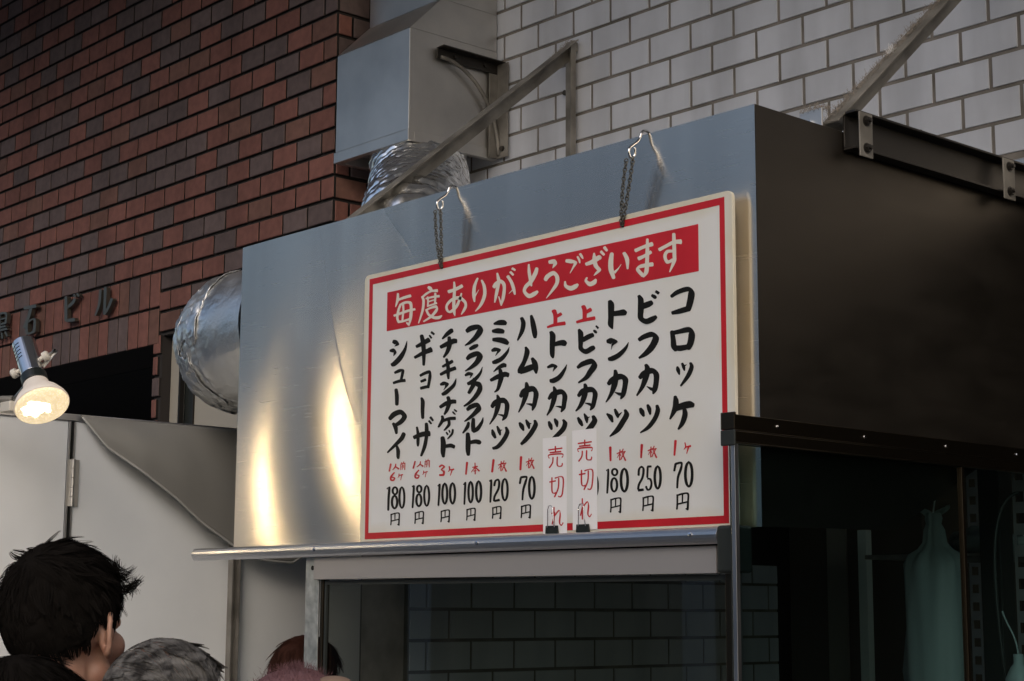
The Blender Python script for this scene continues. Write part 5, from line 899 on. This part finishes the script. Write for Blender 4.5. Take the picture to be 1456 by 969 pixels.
def hair_on(root, hq, hs, hmat, n, length, wid, lift, thick, hairline, flow, seed, strand_mat=None, cap=True, cmask=None, mess=.12, nclump=260):
    """short hair: a close cap plus loose strands. hairline(az)-> lowest polar height, az measured from the face direction"""
    rnd = random.Random(seed)
    C = hq(0, -.012, .142); rx, ry, rz = .0735*hs+thick, .094*hs+thick, .090*hs+thick*1.25
    def pt(az, el, k=1.0):
        return C+Vector((rx*math.cos(el)*math.sin(az), ry*math.cos(el)*math.cos(az), rz*math.sin(el)))*k
    o = None
    if cap:
        mb = MB(); na, ne = 96, 40; rows = []
        for i in range(ne+1):
            row = []
            for a in range(na):
                az = 2*math.pi*a/na; lo = hairline(az); el = lo+(math.pi/2-lo)*i/ne
                base = pt(az, el); d = (base-C).normalized()
                k = 1+.035*noise.noise(d*5+Vector((seed, 0, 0)))+.02*noise.noise(d*14+Vector((seed, 0, 0)))
                if i == 0: k *= .93
                row.append(C+(base-C)*k)
            rows.append(row)
        vs = [v for r_ in rows for v in r_]
        mb.add(vs, [(i*na+a, i*na+(a+1) % na, (i+1)*na+(a+1) % na, (i+1)*na+a) for i in range(ne) for a in range(na)])
        o = mb.build('hair', hmat, root, smooth=True)
    def path(az, el, clump):
        p = pt(az, el, .99); nrm = (p-C).normalized(); f = flow(az, el, p, nrm); f = f-nrm*f.dot(nrm)
        f = (f.normalized() if f.length > 1e-6 else Vector((0,0,0)))+Vector([rnd.gauss(0, mess*(1.0 if clump else .5)) for _ in range(3)])
        L = length(az, el)*rnd.uniform(.75, 1.15); lf = lift(az, el)*(rnd.uniform(.2, 1.05) if clump else 1)
        pts = [p]; dirn = (f+nrm*lf).normalized(); curl = Vector([rnd.gauss(0, .3) for _ in range(3)])*(1 if clump else .3)
        for k in range(5):
            pts.append(pts[-1]+dirn*L/5); nn = (pts[-1]-C).normalized(); dirn = (dirn-nn*.16+curl*.2).normalized()
            dv = pts[-1]-C; e = (dv.x/rx)**2+(dv.y/ry)**2+(dv.z/rz)**2
            if e < 1.0: pts[-1] = C+dv*(1/math.sqrt(e))
        return pts, nrm
    clumps = []
    for _ in range(nclump):
        az = rnd.uniform(0, 2*math.pi); lo = hairline(az); el = math.asin(rnd.uniform(math.sin(lo), 1)); pts, nrm = path(az, el, True); clumps.append((pts, pts[0]))
    mb = MB()
    for _ in range(n):
        az = rnd.uniform(0, 2*math.pi); lo = hairline(az); el = math.asin(rnd.uniform(math.sin(lo), 1))
        if cmask and not cmask(az, el, rnd): continue
        pts, nrm = path(az, el, False)
        cl = min(clumps, key=lambda c: (c[1]-pts[0]).length_squared)[0]; off = pts[0]-cl[0]
        for k in range(1, 6):
            t = k/5; pts[k] = pts[k].lerp(cl[k]+off*(1-.75*t), .25+.65*t)
            dv = pts[k]-C; e = (dv.x/rx)**2+(dv.y/ry)**2+(dv.z/rz)**2
            if e < 1.0: pts[k] = C+dv*(1/math.sqrt(e))
        dirn = (pts[-1]-pts[0]).normalized(); sd = dirn.cross(nrm); sd = sd.normalized() if sd.length > 1e-6 else Vector((1,0,0)); vs = []
        sd = (sd+nrm*rnd.uniform(-.5, .5)).normalized()
        for k, v in enumerate(pts):
            ww = wid*(1-.8*k/5); vs += [v-sd*ww, v+sd*ww]
        mb.add(vs, [(2*k, 2*k+1, 2*k+3, 2*k+2) for k in range(5)])
    o2 = mb.build('loose_hair', strand_mat or hmat, o or root)
    return o
M_['blackhair'] = mat('black hair', (.011,.0095,.0085), .9, Specular_IOR_Level=0); M_['greyhair'] = mat('grey hair', (.16,.15,.145), .8, Specular_IOR_Level=.05); mottled(M_['greyhair'], (.05,.047,.046), (.26,.25,.24), 60, vec=(1,.15,1))
M_['redhair'] = mat('dyed brown hair', (.035,.013,.009), .7, Specular_IOR_Level=.08)
M_['coat1'] = cloth('black jacket', (.02,.02,.022)); M_['coat2'] = cloth('navy coat', (.03,.035,.05)); M_['coat3'] = cloth('plum coat', (.12,.06,.075)); M_['trs'] = cloth('dark trousers', (.03,.03,.032))
def lerpaz(tbl):
    def fn(az):
        a = abs((math.degrees(az)+180) % 360-180)
        for (a0, e0), (a1, e1) in zip(tbl, tbl[1:]):
            if a <= a1: return R(e0+(e1-e0)*(a-a0)/(a1-a0))
        return R(tbl[-1][1])
    return fn
short = lerpaz([(0, 32), (45, 28), (62, 10), (74, -22), (82, -24), (90, -6), (100, -8), (108, -30), (140, -42), (180, -46)])
# man with black hair
px = PPL['p1']; root, hq, hs = make_person('man with short messy black hair seen from behind at the left', px, px[2]-.012, M_['skin'], None, M_['coat1'], M_['trs'], 'customers in front of the stall', vox=.0042, head_s=.98)
crown = Vector((.0, -.5, .85)).normalized()
def flow1(az, el, p, nrm):
    f = nrm-crown*nrm.dot(crown); f = nrm.cross(crown).cross(nrm)*-1
    return f+Vector((.12, .35 if el > .6 else .05, -.35 if el < .5 else .0))
hair_on(root, hq, hs, M_['blackhair'], 14000, lambda a, e: .026 if e < .2 else .045, .00075, lambda a, e: .02 if e < .4 or e > 1.1 else .10, .011, short, flow1, 11, mess=.26, nclump=900)
root.rotation_euler.z = R(27)
# forelock: a few curling tufts over the forehead
mb = MB(); rnd = random.Random(5)
for c_ in range(17):
    base = hq(rnd.uniform(-.05, .055), .088+rnd.uniform(-.014, .006), .178+rnd.uniform(-.026, .022)); d0 = Vector((rnd.gauss(.3, .35), .9, rnd.gauss(.05, .35))).normalized(); bend = Vector((rnd.gauss(0, .25), -.18, rnd.choice((-.45, .4, .45))+rnd.gauss(0, .1)))
    L = rnd.uniform(.026, .048)
    for _ in range(34):
        p = base+Vector([rnd.gauss(0, .0045) for _ in range(3)]); pts = [p]; d = (d0+Vector([rnd.gauss(0, .1) for _ in range(3)])).normalized(); l = L*rnd.uniform(.7, 1.05)
        for k in range(6): pts.append(pts[-1].lerp(base+(pts[-1]-base), .0)+d*l/6 if False else pts[-1]+d*l/6); d = (d+bend*.32).normalized()
        for k in range(1, 7): pts[k] = pts[k]-(p-base)*(.8*k/6)
        sd = Vector((.3, -.2, .9)).cross(d); sd = sd.normalized() if sd.length > 1e-5 else Vector((1,0,0)); vs = []
        for k, v in enumerate(pts): ww = .0008*(1-.8*k/6); vs += [v-sd*ww, v+sd*ww]
        mb.add(vs, [(2*k, 2*k+1, 2*k+3, 2*k+2) for k in range(6)])
mb.build('forelock', M_['blackhair'], root)
# grey haired man
px = PPL['p2']; root, hq, hs = make_person('person with thin grey hair, only the top of the head showing', px, px[2]-.006, M_['skin'], None, M_['coat2'], M_['trs'], 'customers in front of the stall', vox=.005, head_s=1.0)
part_az = R(60)
def flow2(az, el, p, nrm): return Vector((1.0, .15, -.1)) if nrm.x > -.25 else Vector((-.7, .1, -.6))
hair_on(root, hq, hs, M_['greyhair'], 15000, lambda a, e: .045, .0005, lambda a, e: .06, .003, short, flow2, 23, cap=False, cmask=lambda a, e, r: r.random() < (1 if e < .75 else .75))
# black haired person close to the camera
px = PPL['p3']; root, hq, hs = make_person('person with smooth black hair, nearest the camera in the bottom left corner', px, px[2]-.014, M_['skin'], None, M_['coat1'], M_['trs'], 'customers in front of the stall', vox=.007)
bob = lerpaz([(0, 30), (50, 20), (75, -30), (120, -58), (180, -62)])
hair_on(root, hq, hs, M_['blackhair'], 5000, lambda a, e: .06, .0006, lambda a, e: .03, .014, bob, lambda az, el, p, nrm: Vector((0, .1, -1)), 31)
# brown haired person behind the zinc post
px = PPL['p4']; root, hq, hs = make_person('person with dark reddish brown hair behind the zinc post', px, px[2]-.014, M_['skin'], None, M_['coat2'], M_['trs'], 'customers in front of the stall', vox=.007)
root['group'] = 'people by the stall'
hair_on(root, hq, hs, M_['redhair'], 5000, lambda a, e: .05, .0006, lambda a, e: .05, .014, bob, lambda az, el, p, nrm: Vector((0, .1, -1)), 41)
# person in a knitted hat
px = PPL['p5']; root, hq, hs = make_person('person in a fuzzy mauve knitted hat at the bottom of the picture', px, px[2]-.018, M_['skin'], None, M_['coat3'], M_['trs'], 'customers in front of the stall', vox=.007)
hat = MB(); C = hq(0, -.012, .142); hm = mat('mauve wool', (.17,.085,.095), .95); bumpy(hm, 120, .004); n = 72; rows = []
for i in range(25):
    el = R(-8+98*i/24); row = []
    for k in range(n):
        a = 2*math.pi*k/n; d = Vector((math.cos(el)*math.sin(a)*.088, math.cos(el)*math.cos(a)*.108, math.sin(el)*.108)); row.append(C+d*hs*(1+.03*math.cos(a*24)*math.cos(el)+.03*noise.noise(d*40)))
    rows.append(row)
hat.add([v for r_ in rows for v in r_], [(i*n+k, i*n+(k+1) % n, (i+1)*n+(k+1) % n, (i+1)*n+k) for i in range(24) for k in range(n)])
ho = hat.build('knitted_hat', hm, root, smooth=True)
mb = MB(); pts = [v for r_ in rows[6:] for v in r_]
for _ in range(5000):
    p = random.choice(pts)+Vector([random.gauss(0, .004) for _ in range(3)]); d = ((p-C).normalized()+Vector([random.gauss(0, .7) for _ in range(3)])).normalized()*random.uniform(.004, .012); w_ = Vector((random.gauss(0,1), random.gauss(0,1), 0)).normalized()*.0004
    mb.add([p-w_, p+w_, p+d], [(0, 1, 2)])
mb.build('wool_fuzz', hm, ho)
mb = MB().sphere(hq(.050, .03, .226), (.034*hs, .03*hs, .013*hs), 24, 14); mb.build('tan_patch', cloth('tan suede', (.25,.17,.125)), ho, smooth=True)
